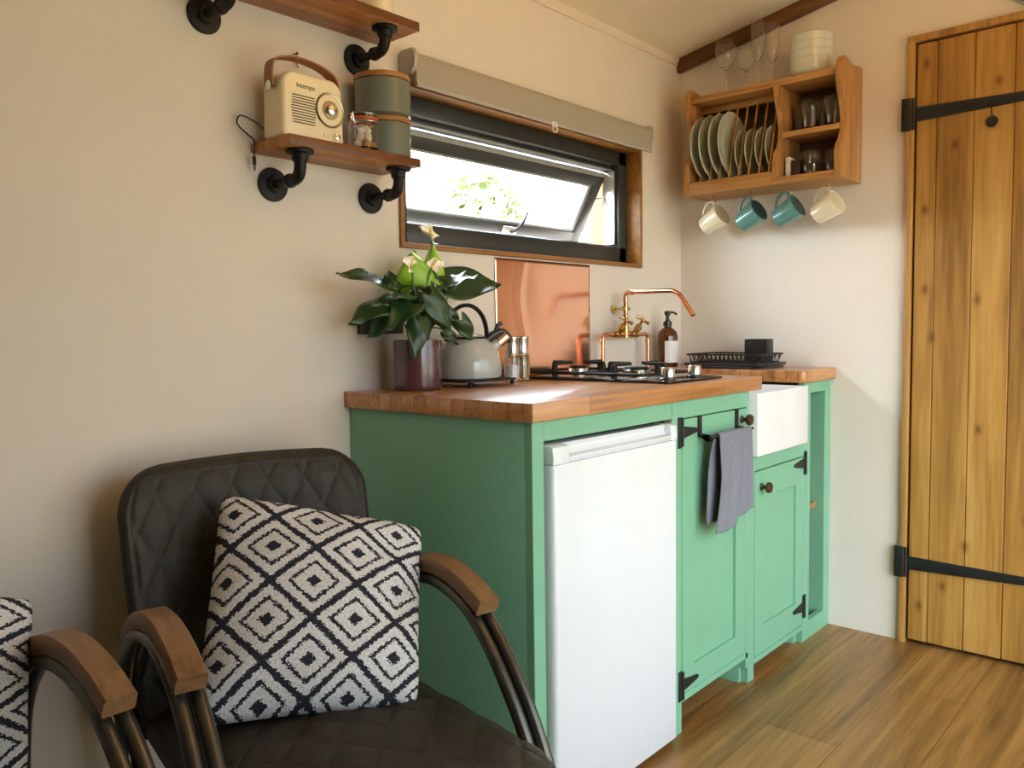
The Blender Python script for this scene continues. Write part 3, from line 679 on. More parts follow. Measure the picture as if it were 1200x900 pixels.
# potted anthurium
pt = thing('potted_anthurium', 'white flowered anthurium in a glossy plum pot on the worktop end', 'potted plant', (.12, .125, ZW))
pc = Vector((.12, .125, ZW))
MB().lathe([(.0005, .0005), (.056, .0005), (.0595, .004), (.0605, .012), (.0605, .120), (.0595, .125), (.057, .1255), (.0555, .123), (.0555, .104), (.0005, .104)], pc, 48).build('pot', 'pot', pt)
MB().lathe([(.0552, .103), (.0552, .108), (.03, .112), (.0005, .113)], pc, 32).build('soil', 'soil', pt)
leaves = MB(); young = MB(); stems = MB(); rs = random.Random(3)
def leaf(mb, base, tip, wid, face, droop=.12, cup=.1, lobe=.22):
    base, tip = Vector(base), Vector(tip); ax = tip-base; L = ax.length; ax.normalize()
    nf = Vector(face); nf = (nf-ax*nf.dot(ax)).normalized(); sd = ax.cross(nf)
    nu, nv = 16, 8
    def f(u, v):
        s = 2*v-1
        t = u*(1+lobe)-lobe*(1-abs(s)**1.5*0) if False else u
        wv = wid*.5*(math.sin(PI*min(1, (.06+.94*t))**.62)**.8)*(1-.25*t) if t < .999 else 0
        along = t*L*(1+lobe*.0)-lobe*L*(abs(s)**1.4)*(1-t)**2
        p = base+ax*along+sd*(wv*s)+nf*(-droop*L*t*t+cup*wid*(s*s)+.006*math.sin(t*9+s*3)*abs(s))
        return p
    o = len(mb.v); mb.grid(f, nu, nv)
def stem(p0, p1, r=.0022):
    p0, p1 = Vector(p0), Vector(p1); m = p0.lerp(p1, .55)+Vector((0, 0, .025)); stems.tube([p0, m, p1], r, 7, smooth=5)
def rootp(): return pc+Vector((rs.uniform(-.025, .025), rs.uniform(-.025, .025), .108))
V = (.75, -.6, .25)
LV = [  # base, tip, width, facing
 ((.15, .003, 1.185), (.15, -.134, 1.206), .070, (.55, -.4, .75)), ((.17, .0, 1.180), (.13, .03, 1.222), .034, (.7, -.6, .1)),
 ((.13, .013, 1.135), (.13, -.092, 1.093), .075, (.55, -.35, .75)), ((.16, .062, 1.156), (.16, -.052, 1.141), .050, (.4, -.2, 1)),
 ((.17, .066, 1.134), (.165, -.012, 1.072), .072, (.6, -.45, .65)), ((.20, .060, 1.090), (.21, .036, 1.000), .060, (.85, -.45, .3)),
 ((.19, .112, 1.156), (.20, .176, 1.062), .078, (.85, -.35, .4)), ((.13, .226, 1.184), (.14, .434, 1.203), .115, (.75, -.45, .5)),
 ((.16, .268, 1.208), (.18, .176, 1.182), .060, (.3, -.1, 1)), ((.17, .234, 1.092), (.17, .286, 1.030), .050, (.75, -.6, .25)),
 ((.19, .156, 1.066), (.20, .199, 1.032), .034, (.7, -.5, .4)), ((.10, .150, 1.184), (.10, .060, 1.185), .055, (.35, -.2, 1)),
 ((.08, .100, 1.126), (.07, .026, 1.085), .080, (.6, -.6, .5)), ((.15, .200, 1.115), (.16, .240, 1.066), .044, (.8, -.5, .3)),
 ((.14, .125, 1.160), (.15, .142, 1.088), .072, (.8, -.55, .3)), ((.12, .17, 1.165), (.11, .27, 1.135), .060, (.5, -.2, .9)),
 ((.17, .10, 1.10), (.185, .07, 1.045), .055, (.85, -.5, .2)), ((.15, .16, 1.12), (.17, .20, 1.055), .060, (.85, -.4, .3)),
 ((.10, .06, 1.10), (.08, .0, 1.055), .070, (.6, -.7, .4)), ((.08, .13, 1.17), (.045, .10, 1.215), .06, (.7, -.7, .2)),
 ((.11, .20, 1.16), (.09, .235, 1.215), .055, (.8, -.5, -.1)),
 ((.14, .15, 1.17), (.16, .19, 1.19), .06, (.3, -.3, 1))]
for ba, ti, wd, fc in LV:
    leaf(leaves, ba, ti, wd, fc, rs.uniform(.03, .16), rs.uniform(-.10, .12)); stem(rootp(), ba)
for ba, ti, wd, fc in [((.12, .128, 1.180), (.125, .112, 1.262), .105, (.8, -.6, .1)), ((.115, .120, 1.225), (.105, .142, 1.276), .056, (.8, -.55, .0)), ((.11, .194, 1.185), (.11, .201, 1.294), .070, (.85, -.5, .0))]:
    leaf(young, ba, ti, wd, fc, .08, -.12); stem(rootp(), ba)
lo_ = leaves.build('leaves', 'leaf', pt); yo_ = young.build('young_leaves', 'young', pt); yo_['label'] = 'bright lime green leaves'
for ba, ti, wd, fc, sp_ in [((.12, .185, 1.300), (.12, .138, 1.329), .046, (.7, -.3, .6), (.122, .176, 1.333)), ((.14, .090, 1.226), (.14, .062, 1.244), .044, (.8, -.5, .4), (.142, .100, 1.250)), ((.14, .160, 1.224), (.14, .206, 1.240), .040, (.7, -.4, .5), (.145, .178, 1.249))]:
    b = MB(); leaf(b, ba, ti, wd, fc, .05, .25); fl = b.build('flower', 'spathe', pt)
    b = MB(); ba, sp_ = Vector(ba), Vector(sp_); b.tube([ba, ba.lerp(sp_, .3), ba.lerp(sp_, .75), sp_], .0035, 8, rr=lambda t: .0038-.0016*t); b.build('spadix', 'spadix', fl)
    stem(rootp(), ba, .002)
b = MB(); stems.build('stems', 'stem', pt)
for o in (lo_, yo_):
    md = o.modifiers.new('Solidify', 'SOLIDIFY'); md.thickness = .0008

# wall socket behind the plant
ws = thing('wall_socket', 'black double wall socket half hidden behind the anthurium leaves', 'socket', (0, .105, 1.08))
MB().box(.0005, .010, .032, .178, 1.061, 1.122, .003).build('face_plate', 'blackplastic', ws)
for y in (.070, .140):
    b = MB(); b.box(.0098, .0104, y-.010, y+.010, 1.086, 1.089); b.box(.0098, .0104, y-.0015, y+.0015, 1.092, 1.1)
    b.box(.0095, .013, y-.006, y+.006, 1.099, 1.114, .001); b.build('socket_outlet', 'dark', ws)

# towel rail and towel
tr = thing('towel_rail', 'black over-door towel rail hooked on the hob cupboard door', 'towel rail', (F+.02, .8, .776))
b = MB(); 
for y in (.690, .905):
    b = MB(); b.prism([(F+.0012, .8312), (F+.0045, .8312), (F+.0045, .785), (F+.030, .766), (F+.034, .766), (F+.046, .777), (F+.043, .780), (F+.032, .7705), (F+.0012, .780)], 'y', y-.009, y+.009)
    b.box(F-.020, F+.0045, y-.009, y+.009, .8304, .8322); b.build('hook', 'black', tr)
MB().cyl((F+.042, .672, .779), (F+.042, .922, .779), .0048, 12).build('bar', 'black', tr)
b = MB(); ty0, ty1 = .712, .902; xb_, zb_ = F+.042, .779
def tw(u, v):
    # v: 0 back hem .. top fold .. 1 front hem
    y = ty0+(ty1-ty0)*u
    lf, lb, r = .255+.012*math.sin(u*5)-.02*u, .235, .0075
    tot = lb+PI*r+lf; s = v*tot
    if s < lb: d = lb-s; x = xb_-r-.012*min(1, d/.05)*.6; z = zb_-d
    elif s < lb+PI*r: a = (s-lb)/r; x = xb_-r*math.cos(a); z = zb_+r*math.sin(a); d = 0
    else:
        d = s-lb-PI*r; x = xb_+r; z = zb_-d
    k = min(1, d/.10)
    wv = .0035*math.sin(u*13+d*9)+.003*math.sin(u*23+1+d*5)
    x += k*wv if s > lb else -k*abs(wv)*.3+k*.0
    y += k*(.010*math.sin(d*14+u*2)+(.022*u-.012)*d/.25*2 if s > lb else -.022+.004*math.sin(d*20))
    x = max(x, F+.004)
    return (x, y, z)
b.grid(tw, 44, 90); o = b.build('kitchen_towel', 'towel'); md = o.modifiers.new('Solidify', 'SOLIDIFY'); md.thickness = .003; md.offset = 0
b = MB()
tag(o, 'slate grey linen towel hanging over the black rail on the cupboard door', 'towel'); origin_at(o, (xb_, .8, zb_))

# ------------------------------------------------------------------ pipe shelves
def pipe_bracket(y, zbot, par, zwall):
    x = .112; r = .0098; zc = zwall
    br = bpy.data.objects.new('pipe_bracket', None); COL.objects.link(br); br.parent = par; W[br.name] = W[par.name].copy()
    b = MB(); R = Matrix.Rotation(PI/2, 4, 'Y')
    b.lathe([(.0375, 0), (.0385, .003), (.037, .007), (.020, .009), (.0175, .018), (.0005, .018)], (.0005, y, zc), 32, R)
    b.build('wall_flange', 'pipe', br)
    b = MB(); b.lathe([(.0175, -.024), (.0195, -.010), (.030, -.008), (.031, -.004), (.030, -.0005), (.0005, -.0005)], (x, y, zbot), 32); b.build('shelf_flange', 'pipe', br)
    b = MB(); b.tube([(.010, y, zc), (x-.03, y, zc)], r, 16)
    b.tube(bend((x-.042, y, zc), (x, y, zc), (x, y, zc+.042), .030, 8), .0135, 16)
    for q in ((x-.044, x-.036),): b.tube([(q[0], y, zc), (q[1], y, zc)], .0158, 16)
    b.tube([(x, y, zc+.036), (x, y, zc+.044)], .0158, 16)
    b.tube([(x, y, zc+.03), (x, y, zbot-.004)], r, 16); b.build('elbow_pipe', 'pipe', br)
lz = 1.466; ls = thing('pipe_shelf', 'lower reddish wood shelf on black pipe brackets, carrying the cream radio', 'shelf', (0, -.06, lz))
MB().box(.001, .150, -.250, .124, lz, lz+.0215, .002).build('shelf_board', 'shelf', ls)
pipe_bracket(-.199, lz, ls, 1.404); pipe_bracket(.083, lz, ls, 1.404)
uz = 1.792; us = thing('pipe_shelf', 'upper reddish wood shelf on black pipe brackets, cut off by the top of the photo', 'shelf', (0, -.14, uz))
MB().box(.001, .150, -.420, .128, uz, uz+.0215, .002).build('shelf_board', 'shelf', us)
pipe_bracket(-.352, uz, us, 1.738); pipe_bracket(.050, uz, us, 1.738)
LZ = lz+.0218; UZ = uz+.0218

# radio
rd = thing('radio', 'cream retro radio with a leather carrying handle on the lower pipe shelf', 'radio', (.085, -.163, LZ))
rx0, rx1, ry0, ry1, rz1 = .040, .118, -.246, -.080, 1.632
cz = LZ+.0008
pr_ = []
for cx_, cy_, a0, r in ((ry1-.036, rz1-.032, 0, .032), (ry0+.036, rz1-.032, 90, .032), (ry0+.014, cz+.012, 180, .012), (ry1-.014, cz+.012, 270, .012)):
    for i in range(8): a = math.radians(a0+90*i/7); pr_.append((cx_+r*math.cos(a), cy_+r*math.sin(a)))
MB().prism(pr_, 'x', rx0, rx1, .009, 4).build('body', 'cream', rd)
b = MB()
for i in range(11):
    z = 1.523+i*.0058; k = .0035*abs(i-5)/5; b.box(rx1-.001, rx1+.0005, -.222+k, -.158-k, z-.0011, z+.0011)
b.build('speaker_grille', 'dark', rd)
RY = Matrix.Rotation(PI/2, 4, 'Y'); dc = (rx1-.0005, -.121, 1.563)
b = MB(); b.lathe([(.0365, 0), (.0385, .002), (.0365, .004), (.0340, .0030), (.0335, .001)], dc, 40, RY); dl = b.build('dial_ring', 'gold', rd)
MB().lathe([(.0005, .001), (.0335, .001), (.0335, .0022), (.0290, .0030), (.0005, .0030)], dc, 40, RY).build('dial_face', 'cream', dl)
MB().lathe([(.0210, .0030), (.0210, .0042), (.0005, .0042)], dc, 32, RY).build('dial_window', 'gold', dl)
b = MB(); b.lathe([(.0130, .003), (.0125, .012), (.010, .014), (.0005, .0145)], dc, 28, RY); b.build('tuning_knob', 'chrome', rd)
b = MB(); b.lathe([(.0075, 0), (.007, .009), (.0005, .010)], (rx1-.001, -.106, 1.507), 20, RY); b.build('volume_knob', 'chrome', rd)
b = MB()
for y in (-.138, -.128): b.box(rx1-.001, rx1+.0004, y-.002, y+.002, 1.504, 1.5055); b.box(rx1-.001, rx1+.0004, y-.001, y+.001, 1.509, 1.5105)
b.build('switch_marks', 'dark', rd)
cu = bpy.data.curves.new('lettering', 'FONT'); cu.body = 'Intempo'; cu.size = .0150; cu.extrude = .0003; cu.align_x = 'CENTER'; cu.space_character = .95
to = bpy.data.objects.new('lettering_source', cu); COL.objects.link(to); dg = bpy.context.evaluated_depsgraph_get(); dg.update()
me = bpy.data.meshes.new_from_object(to.evaluated_get(dg)); bpy.data.objects.remove(to)
Rt = Matrix(((0, 0, 1, 0), (1, 0, 0, 0), (0, 1, 0, 0), (0, 0, 0, 1)))
b = MB(); tm = Matrix.Translation((rx1+.0003, -.183, 1.598)) @ Rt
b.add([tm @ v.co for v in me.vertices], [list(p.vertices) for p in me.polygons]); b.build('lettering', 'dark', rd)
hp = catmull([Vector((.080, y, z)) for y, z in ((ry0-.003, 1.598), (ry0-.004, 1.630), (ry0+.006, 1.656), (-.205, 1.668), (-.163, 1.670), (-.120, 1.664), (ry1-.008, 1.650), (ry1+.003, 1.628), (ry1+.003, 1.598))], 5)
def hs(i, p):
    t = (hp[min(i+1, len(hp)-1)]-hp[max(i-1, 0)]).normalized(); n_ = Vector((1, 0, 0)).cross(t)
    return [p+Vector((s, 0, 0))+n_*q for s, q in ((-.015, -.002), (.015, -.002), (.015, .002), (-.015, .002))]
b = MB(); b.sweep(hp, hs); b.build('carry_handle', 'strap', rd)
for y, s in ((ry0-.0045, -1), (ry1+.0045, 1)):
    MB().lathe([(.010, 0), (.010, .0022), (.005, .0035), (.0005, .0038)], (.080, y, 1.600), 20, Matrix.Rotation(-s*PI/2, 4, 'X')).build('handle_rivet', 'chrome', rd)
b = MB(); b.tube([(.042, -.236, 1.512), (.030, -.256, 1.530), (.022, -.286, 1.540), (.018, -.292, 1.522), (.020, -.270, 1.503), (.022, -.256, 1.4925), (.022, -.2545, 1.480), (.022, -.256, 1.455)], .0018, 8, smooth=6)
b.tube([(.022, -.256, 1.456), (.022, -.256, 1.452), (.022, -.256, 1.438)], .0042, 10); b.tube([(.022, -.256, 1.438), (.022, -.256, 1.426)], .0022, 8); b.build('cable', 'blackplastic', rd)

# canisters and clip jar
def canister(loc, r, h, lab):
    t = thing('canister', lab, 'canister', loc, group=None); c = Vector(loc)
    MB().lathe([(.0005, .0005), (r-.006, .0005), (r, .005), (r, h-.015), (r-.003, h-.013), (.0005, h-.013)], c, 44).build('body', 'canister', t)
    MB().lathe([(.0005, h-.0128), (r+.0005, h-.0128), (r+.001, h-.010), (r+.001, h-.003), (r-.001, h), (.0005, h)], c, 44).build('lid', 'lid', t)
canister((.075, .078, LZ), .060, .097, 'grey green canister with a wooden lid, lower of two on the pipe shelf')
canister((.0735, .070, LZ+.0974), .068, .100, 'grey green canister with a wooden lid, stacked on top of the other')
jl = Vector((.1085, -.020, LZ))
cj = thing('clip_jar', 'small clip top glass jar of sweets in front of the grey canisters', 'jar', jl)
MB().lathe([(.0005, .0008), (.032, .0008), (.0355, .005), (.0360, .055), (.0335, .064), (.0335, .070), (.0310, .070), (.0310, .064), (.0335, .054), (.0332, .007), (.0005, .005)], jl, 36).build('glass_body', 'glass', cj)
MB().lathe([(.0325, .0705), (.0350, .0705), (.0350, .0765), (.0325, .0765)], jl, 36, closed=True).build('rubber_seal', 'rubber', cj)
MB().lathe([(.0005, .077), (.0345, .077), (.0350, .081), (.028, .086), (.0005, .088)], jl, 36).build('glass_lid', 'glass', cj)
b = MB(); q = Vector((.35, -.94, 0)).normalized(); b.tube([jl+q*.034+Vector((0, 0, .062)), jl+q*.050+Vector((0, 0, .066)), jl+q*.052+Vector((0, 0, .076)), jl+q*.040+Vector((0, 0, .084)), jl+q*.030+Vector((0, 0, .083))], .0016, 8, smooth=4)
b.tube([jl+q*.038+Vector((0, 0, .060)), jl+q*.046+Vector((0, 0, .082))], .0016, 8)
for zz in (.066, .083): b.tube([jl+Vector((.0358*math.cos(a), .0358*math.sin(a), zz)) for a in [2*PI*k/24 for k in range(25)]], .0011, 6, caps=False)
b.build('wire_clip', 'chrome', cj)
sw_ = [(.0, .0, .015, 0), (-.019, .004, .014, 1), (.012, .016, .014, 1), (.002, -.019, .014, 0), (.019, -.006, .014, 1), (-.010, .019, .014, 1), (.008, .006, .034, 0), (-.013, .006, .034, 0), (.006, -.015, .033, 0), (.0, .010, .053, 0), (.004, -.010, .051, 0)]
for i, (x, y, z, k) in enumerate(sw_):
    b = MB(); Mx = Matrix.Translation(jl+Vector((x, y, z))) @ Euler((i*.7, i*1.3, i*.4)).to_matrix().to_4x4()
    b.box(-.0095, .0095, -.0085, .0085, -.008, .008, .004, 2, Mx)
    o = b.build('fudge_cube' if k else 'marshmallow', 'fudge' if k else 'sweet'); origin_at(o, jl+Vector((x, y, z-.006)))
    tag(o, 'caramel brown fudge cube at the bottom of the clip jar' if k else 'white marshmallow in the clip jar on the pipe shelf', 'sweet', 'fudge cubes in the clip jar' if k else 'marshmallows in the clip jar')
wj = Vector((.082, .052, UZ)); t = thing('storage_jar', 'pale cream storage jar on the upper pipe shelf, cut off by the top edge', 'jar', wj)
MB().lathe([(.0005, .0005), (.034, .0005), (.037, .004), (.037, .085), (.0005, .085)], wj, 36).build('body', 'creammug', t)
MB().lathe([(.0005, .0855), (.038, .0855), (.038, .097), (.0005, .097)], wj, 36).build('lid', 'lid', t)
# nail above the radio
b = MB(); b.lathe([(.0015, 0), (.0015, .010), (.0032, .010), (.0032, .012), (.0005, .0125)], (.0, -.129, 1.711), 10, RY); b.tube([(.010, -.129, 1.710), (.006, -.128, 1.690), (.008, -.125, 1.680)], .0011, 6)
o = tag(b.build('wall_hook', 'bronze'), 'tiny bent wire hook in the wall just above the radio', 'hook'); origin_at(o, (0, -.129, 1.711))

# ------------------------------------------------------------------ plate rack on the back wall
px0, px1, pz0, pz1, pd = .124, .690, 1.545, 1.932, .20
pk = thing('plate_rack', 'honey pine plate rack with shelves hanging on the back wall', 'plate rack', ((px0+px1)/2, YB, pz0))
def side_prof(top, rnd=True):
    # (depth, z) front edge, from the bottom up
    pts = [(pd, pz0), (pd, 1.632), (pd-.006, 1.650), (pd-.030, 1.672), (pd-.046, 1.705), (pd-.048, 1.745), (pd-.036, 1.785), (pd-.014, 1.825), (pd-.004, 1.862)]
    if rnd: pts += [(pd-.004, 1.895), (pd-.010, 1.916), (pd-.026, 1.929), (pd-.048, 1.932), (pd-.08, 1.924), (pd-.11, 1.919), (.03, 1.926)]
    else: pts += [(pd-.004, top)]
    return pts
def panel(x0, x1, top, rnd, z0=None):
    pts = side_prof(top, rnd)
    if z0: pts = [(pts[0][0], z0)]+pts[1:]
    f = [p for p in pts]; zt = 1.926 if rnd else top; zb = z0 or pz0
    poly = [(YB-d, z) for d, z in f]+[(YB-.0005, zt), (YB-.0005, zb)]
    return MB().prism(poly, 'x', x0, x1, .002)
panel(px0, px0+.018, 1.932, True).build('side_panel', 'pinez', pk); panel(px1-.020, px1, 1.932, True).build('side_panel', 'pinez', pk)
mx_ = .462; panel(mx_, mx_+.018, 1.876, False, 1.5665).build('divider', 'pinez', pk)
ix0, ix1 = px0+.0182, px1-.0202
b = MB(); b.box(ix0, ix1, YB-.178, YB-.0006, 1.876, 1.898, .002); b.build('top_shelf', 'pine', pk)
b = MB(); b.box(ix0, ix1, YB-.178, YB-.0006, pz0+.002, 1.566, .002); b.build('bottom_shelf', 'pine', pk)
b = MB(); b.box(ix0, mx_-.0002, YB-.197, YB-.1785, pz0, 1.590, .002); b.box(mx_-.0002, ix1, YB-.197, YB-.1785, pz0, 1.569, .002); b.build('front_rail', 'pine', pk)
MB().box(mx_+.0182, ix1, YB-.158, YB-.0006, 1.706, 1.724, .002).build('middle_shelf', 'pine', pk)
MB().box(ix0, mx_-.0002, YB-.100, YB-.080, 1.852, 1.8755, .002).build('rod_rail', 'pine', pk)
MB().box(ix0, ix1, YB-.0075, YB-.0008, 1.5665, 1.8755).build('back_board', 'greenin', pk)
for yy_ in (.135, .06): MB().box(ix0, mx_-.0002, YB-yy_-.008, YB-yy_+.008, 1.5662, 1.6035, .002).build('plate_rest', 'pine', pk)
rods = [ix0+.030+i*.0375 for i in range(8)]
for x in rods:
    MB().cyl((x, YB-.170, 1.5665), (x, YB-.090, 1.853), .0038, 10).build('rod', 'pine', pk)
hooks = [(.205, 0), (.348, 1), (.486, 1), (.620, 0)]; yh_ = YB-.118
for x, k in hooks:
    b = MB(); zc = pz0-.0105
    b.tube([(x, yh_, pz0+.004), (x, yh_, pz0-.004)]+[(x+.0075*math.sin(a)*1.0, yh_, zc-.0065+.0075*math.cos(a)) for a in [math.radians(q) for q in range(10, 250, 20)]], .0014, 8)
    b.lathe([(.004, -.0015), (.004, 0)], (x, yh_, pz0+.0005), 12); b.build('cup_hook', 'brass', pk)
# plates
def plate(name, R, lab, grp):
    b = MB(); k = R/.13
    prof = [(.0005, 0), (.055*k, 0), (.060*k, -.003), (.064*k, .002), (.085*k, .004), (.118*k, .014), (R, .018), (R, .0215), (.117*k, .0185), (.085*k, .0085), (.074*k, .006), (.0005, .0055)]
    b.lathe(prof, (0, 0, 0), 56); o = b.build(name, 'plate'); return tag(o, lab, 'plate', grp)
def set_plate(o, x, R, dy, tilt):
    o.rotation_euler = Euler((0, PI/2+tilt, 0)); o.location = (x, YB-dy, 1.604+R*math.cos(tilt)+.0006)
ord_ = ['leftmost', 'second from the left', 'third from the left', 'rightmost']
xs = [rods[0]-.024, (rods[0]+rods[1])/2-.006, (rods[1]+rods[2])/2-.006, (rods[2]+rods[3])/2-.006]
p0 = plate('dinner_plate', .115, 'large pale dinner plate in the rack, %s of the four' % ord_[0], 'dinner plates in the rack')
set_plate(p0, xs[0]+.004, .115, .118, -.02)
for i in (1, 2, 3):
    q = copy_thing(p0, (0, 0, 0), 'large pale dinner plate in the rack, %s of the four' % ord_[i]); set_plate(q, xs[i], .115, .118, -.02)
s0 = plate('side_plate', .081, 'small pale side plate in the rack, %s of the four' % ord_[0], 'side plates in the rack')
xs2 = [(rods[3]+rods[4])/2-.006, (rods[4]+rods[5])/2-.006, (rods[5]+rods[6])/2-.006, (rods[6]+rods[7])/2-.006]
set_plate(s0, xs2[0], .081, .100, -.02)
for i in (1, 2, 3):
    q = copy_thing(s0, (0, 0, 0), 'small pale side plate in the rack, %s of the four' % ord_[i]); set_plate(q, xs2[i], .081, .100, -.02)
# mugs: local frame hangs from the hook, handle top at the origin
def mug(lab, cin, cout):
    t = thing('mug', lab, 'mug', (0, 0, 0), group='mugs hanging under the plate rack')
    th = math.radians(-62); R = Matrix.Rotation(-th, 4, 'Y')       # the mug lies on its side, mouth to the right and a little up
    c = Matrix.Translation((-.006, 0, -.072)) @ R @ Matrix.Translation((0, 0, -.040))
    def L(p): return c @ Vector(p)
    b = MB(); b.lathe([(.0005, 0), (.030, 0), (.033, .003), (.0425, .084), (.0415, .0865), (.0400, .085)], (0, 0, 0), 40, c); b.build('cup', cout, t)
    b = MB(); b.lathe([(.0400, .085), (.0310, .006), (.0005, .005)], (0, 0, 0), 40, c); b.build('cup_inside', cin, t)
    b = MB(); hpth = [L(p) for p in ((-.038, 0, .068), (-.058, 0, .074), (-.068, 0, .058), (-.062, 0, .036), (-.046, 0, .020), (-.033, 0, .016))]
    b.tube(hpth, .005, 10, smooth=5, rr=lambda t: .0050); b.build('handle', cout, t); return t
mc = mug('cream mug hanging at the left end under the plate rack', 'creammug', 'creammug')
mt = mug('teal mug hanging beside the left cream mug', 'tealin', 'teal')
HZ = pz0-.0165
mc.location = (hooks[0][0], yh_, HZ); mt.location = (hooks[1][0], yh_, HZ)
copy_thing(mt, (hooks[2][0], yh_, HZ), 'teal mug hanging beside the right cream mug')
copy_thing(mc, (hooks[3][0], yh_, HZ), 'cream mug hanging at the right end under the plate rack')
for o in S.objects:
    if o.name.startswith('mug'): o.rotation_euler = (0, 0, random.uniform(-.12, .06)-.05)

# glassware
TZ = 1.8985
def gl(name, prof, loc, lab, cat, grp=None, n=32):
    o = MB().lathe(prof, (0, 0, 0), n).build(name, 'glass'); o.location = loc; return tag(o, lab, cat, grp)
wine = [(.0005, .0005), (.032, .0005), (.032, .002), (.006, .005), (.0035, .015), (.0035, .088), (.008, .096), (.026, .112), (.037, .138), (.0385, .158), (.033, .197), (.0318, .197), (.037, .158), (.0355, .139), (.025, .1145), (.006, .0985), (.0005, .098)]
gl('wine_glass', wine, (.243, YB-.105, TZ), 'large round wine glass, leftmost on top of the plate rack', 'glass')
gl('wine_glass', [(r*.86, z*.82) for r, z in wine], (.315, YB-.09, TZ), 'smaller wine glass between the large one and the flutes', 'glass')
flute = [(.0005, .0005), (.030, .0005), (.030, .002), (.005, .005), (.0035, .014), (.0035, .080), (.006, .088), (.018, .110), (.0245, .150), (.0235, .228), (.0222, .228), (.0232, .150), (.0165, .111), (.004, .091), (.0005, .090)]
gl('champagne_flute', flute, (.378, YB-.13, TZ), 'taller champagne flute in front on top of the plate rack', 'glass')
gl('champagne_flute', [(r*.95, z*.95) for r, z in flute], (.415, YB-.095, TZ), 'champagne flute standing nearest the stacked bowls', 'glass')
tum = [(.0005, .0005), (.026, .0005), (.028, .003), (.033, .098), (.0318, .098), (.0268, .010), (.0005, .009)]
for i, (x, y) in enumerate(((.512, .075), (.556, .105), (.596, .075), (.634, .105))):
    gl('tumbler', tum, (x, YB-y, 1.7246), ['clear tall tumbler, leftmost on the middle shelf of the rack', 'clear tall tumbler, second from left on the middle rack shelf', 'clear tall tumbler, third from left on the middle rack shelf', 'clear tall tumbler against the right side panel of the rack'][i], 'glass', 'tall tumblers on the middle shelf')
stl = [(.0005, .0005), (.024, .0005), (.034, .008), (.041, .035), (.038, .072), (.034, .088), (.0328, .088), (.0368, .072), (.0397, .035), (.033, .011), (.0005, .008)]
gl('stemless_glass', stl, (.563, YB-.11, 1.5666), 'rounded stemless glass, left one on the bottom shelf of the rack', 'glass', 'stemless glasses on the bottom shelf')
gl('stemless_glass', stl, (.628, YB-.075, 1.5666), 'rounded stemless glass, right one on the bottom shelf of the rack', 'glass', 'stemless glasses on the bottom shelf')
# bowls
def bowl(): return [(.0005, 0), (.040, 0), (.044, .002), (.060, .010), (.068, .026), (.0705, .058), (.0690, .060), (.0675, .058), (.0650, .028), (.056, .014), (.0005, .009)]
b0 = None
for i, lb in enumerate(('bottom bowl of the pale stack on top of the plate rack', 'second bowl up in the pale stack on the plate rack', 'third bowl up in the pale stack on the plate rack', 'top bowl of the pale stack on the plate rack')):
    loc = (.553, YB-.095, TZ+.0008+i*.0262)
    if b0 is None: b0 = MB().lathe([(r, z) for r, z in bowl()], (0, 0, 0), 44).build('bowl', 'plate'); tag(b0, lb, 'bowl', 'bowls stacked on the plate rack'); b0.location = loc
    else: copy_thing(b0, loc, lb)
# small box and book on the bottom shelf
o = MB().box(.488, .503, YB-.150, YB-.08, 1.5668, 1.640, .001).build('booklet', 'paper'); tag(o, 'slim white booklet standing against the rack divider', 'booklet'); origin_at(o, (.495, YB-.115, 1.5668))
b = MB().box(.5055, .535, YB-.145, YB-.075, 1.5668, 1.628, .001); o = b.build('small_box', 'box'); tag(o, 'small dark patterned box beside the white booklet in the rack', 'box'); origin_at(o, (.52, YB-.11, 1.5668))

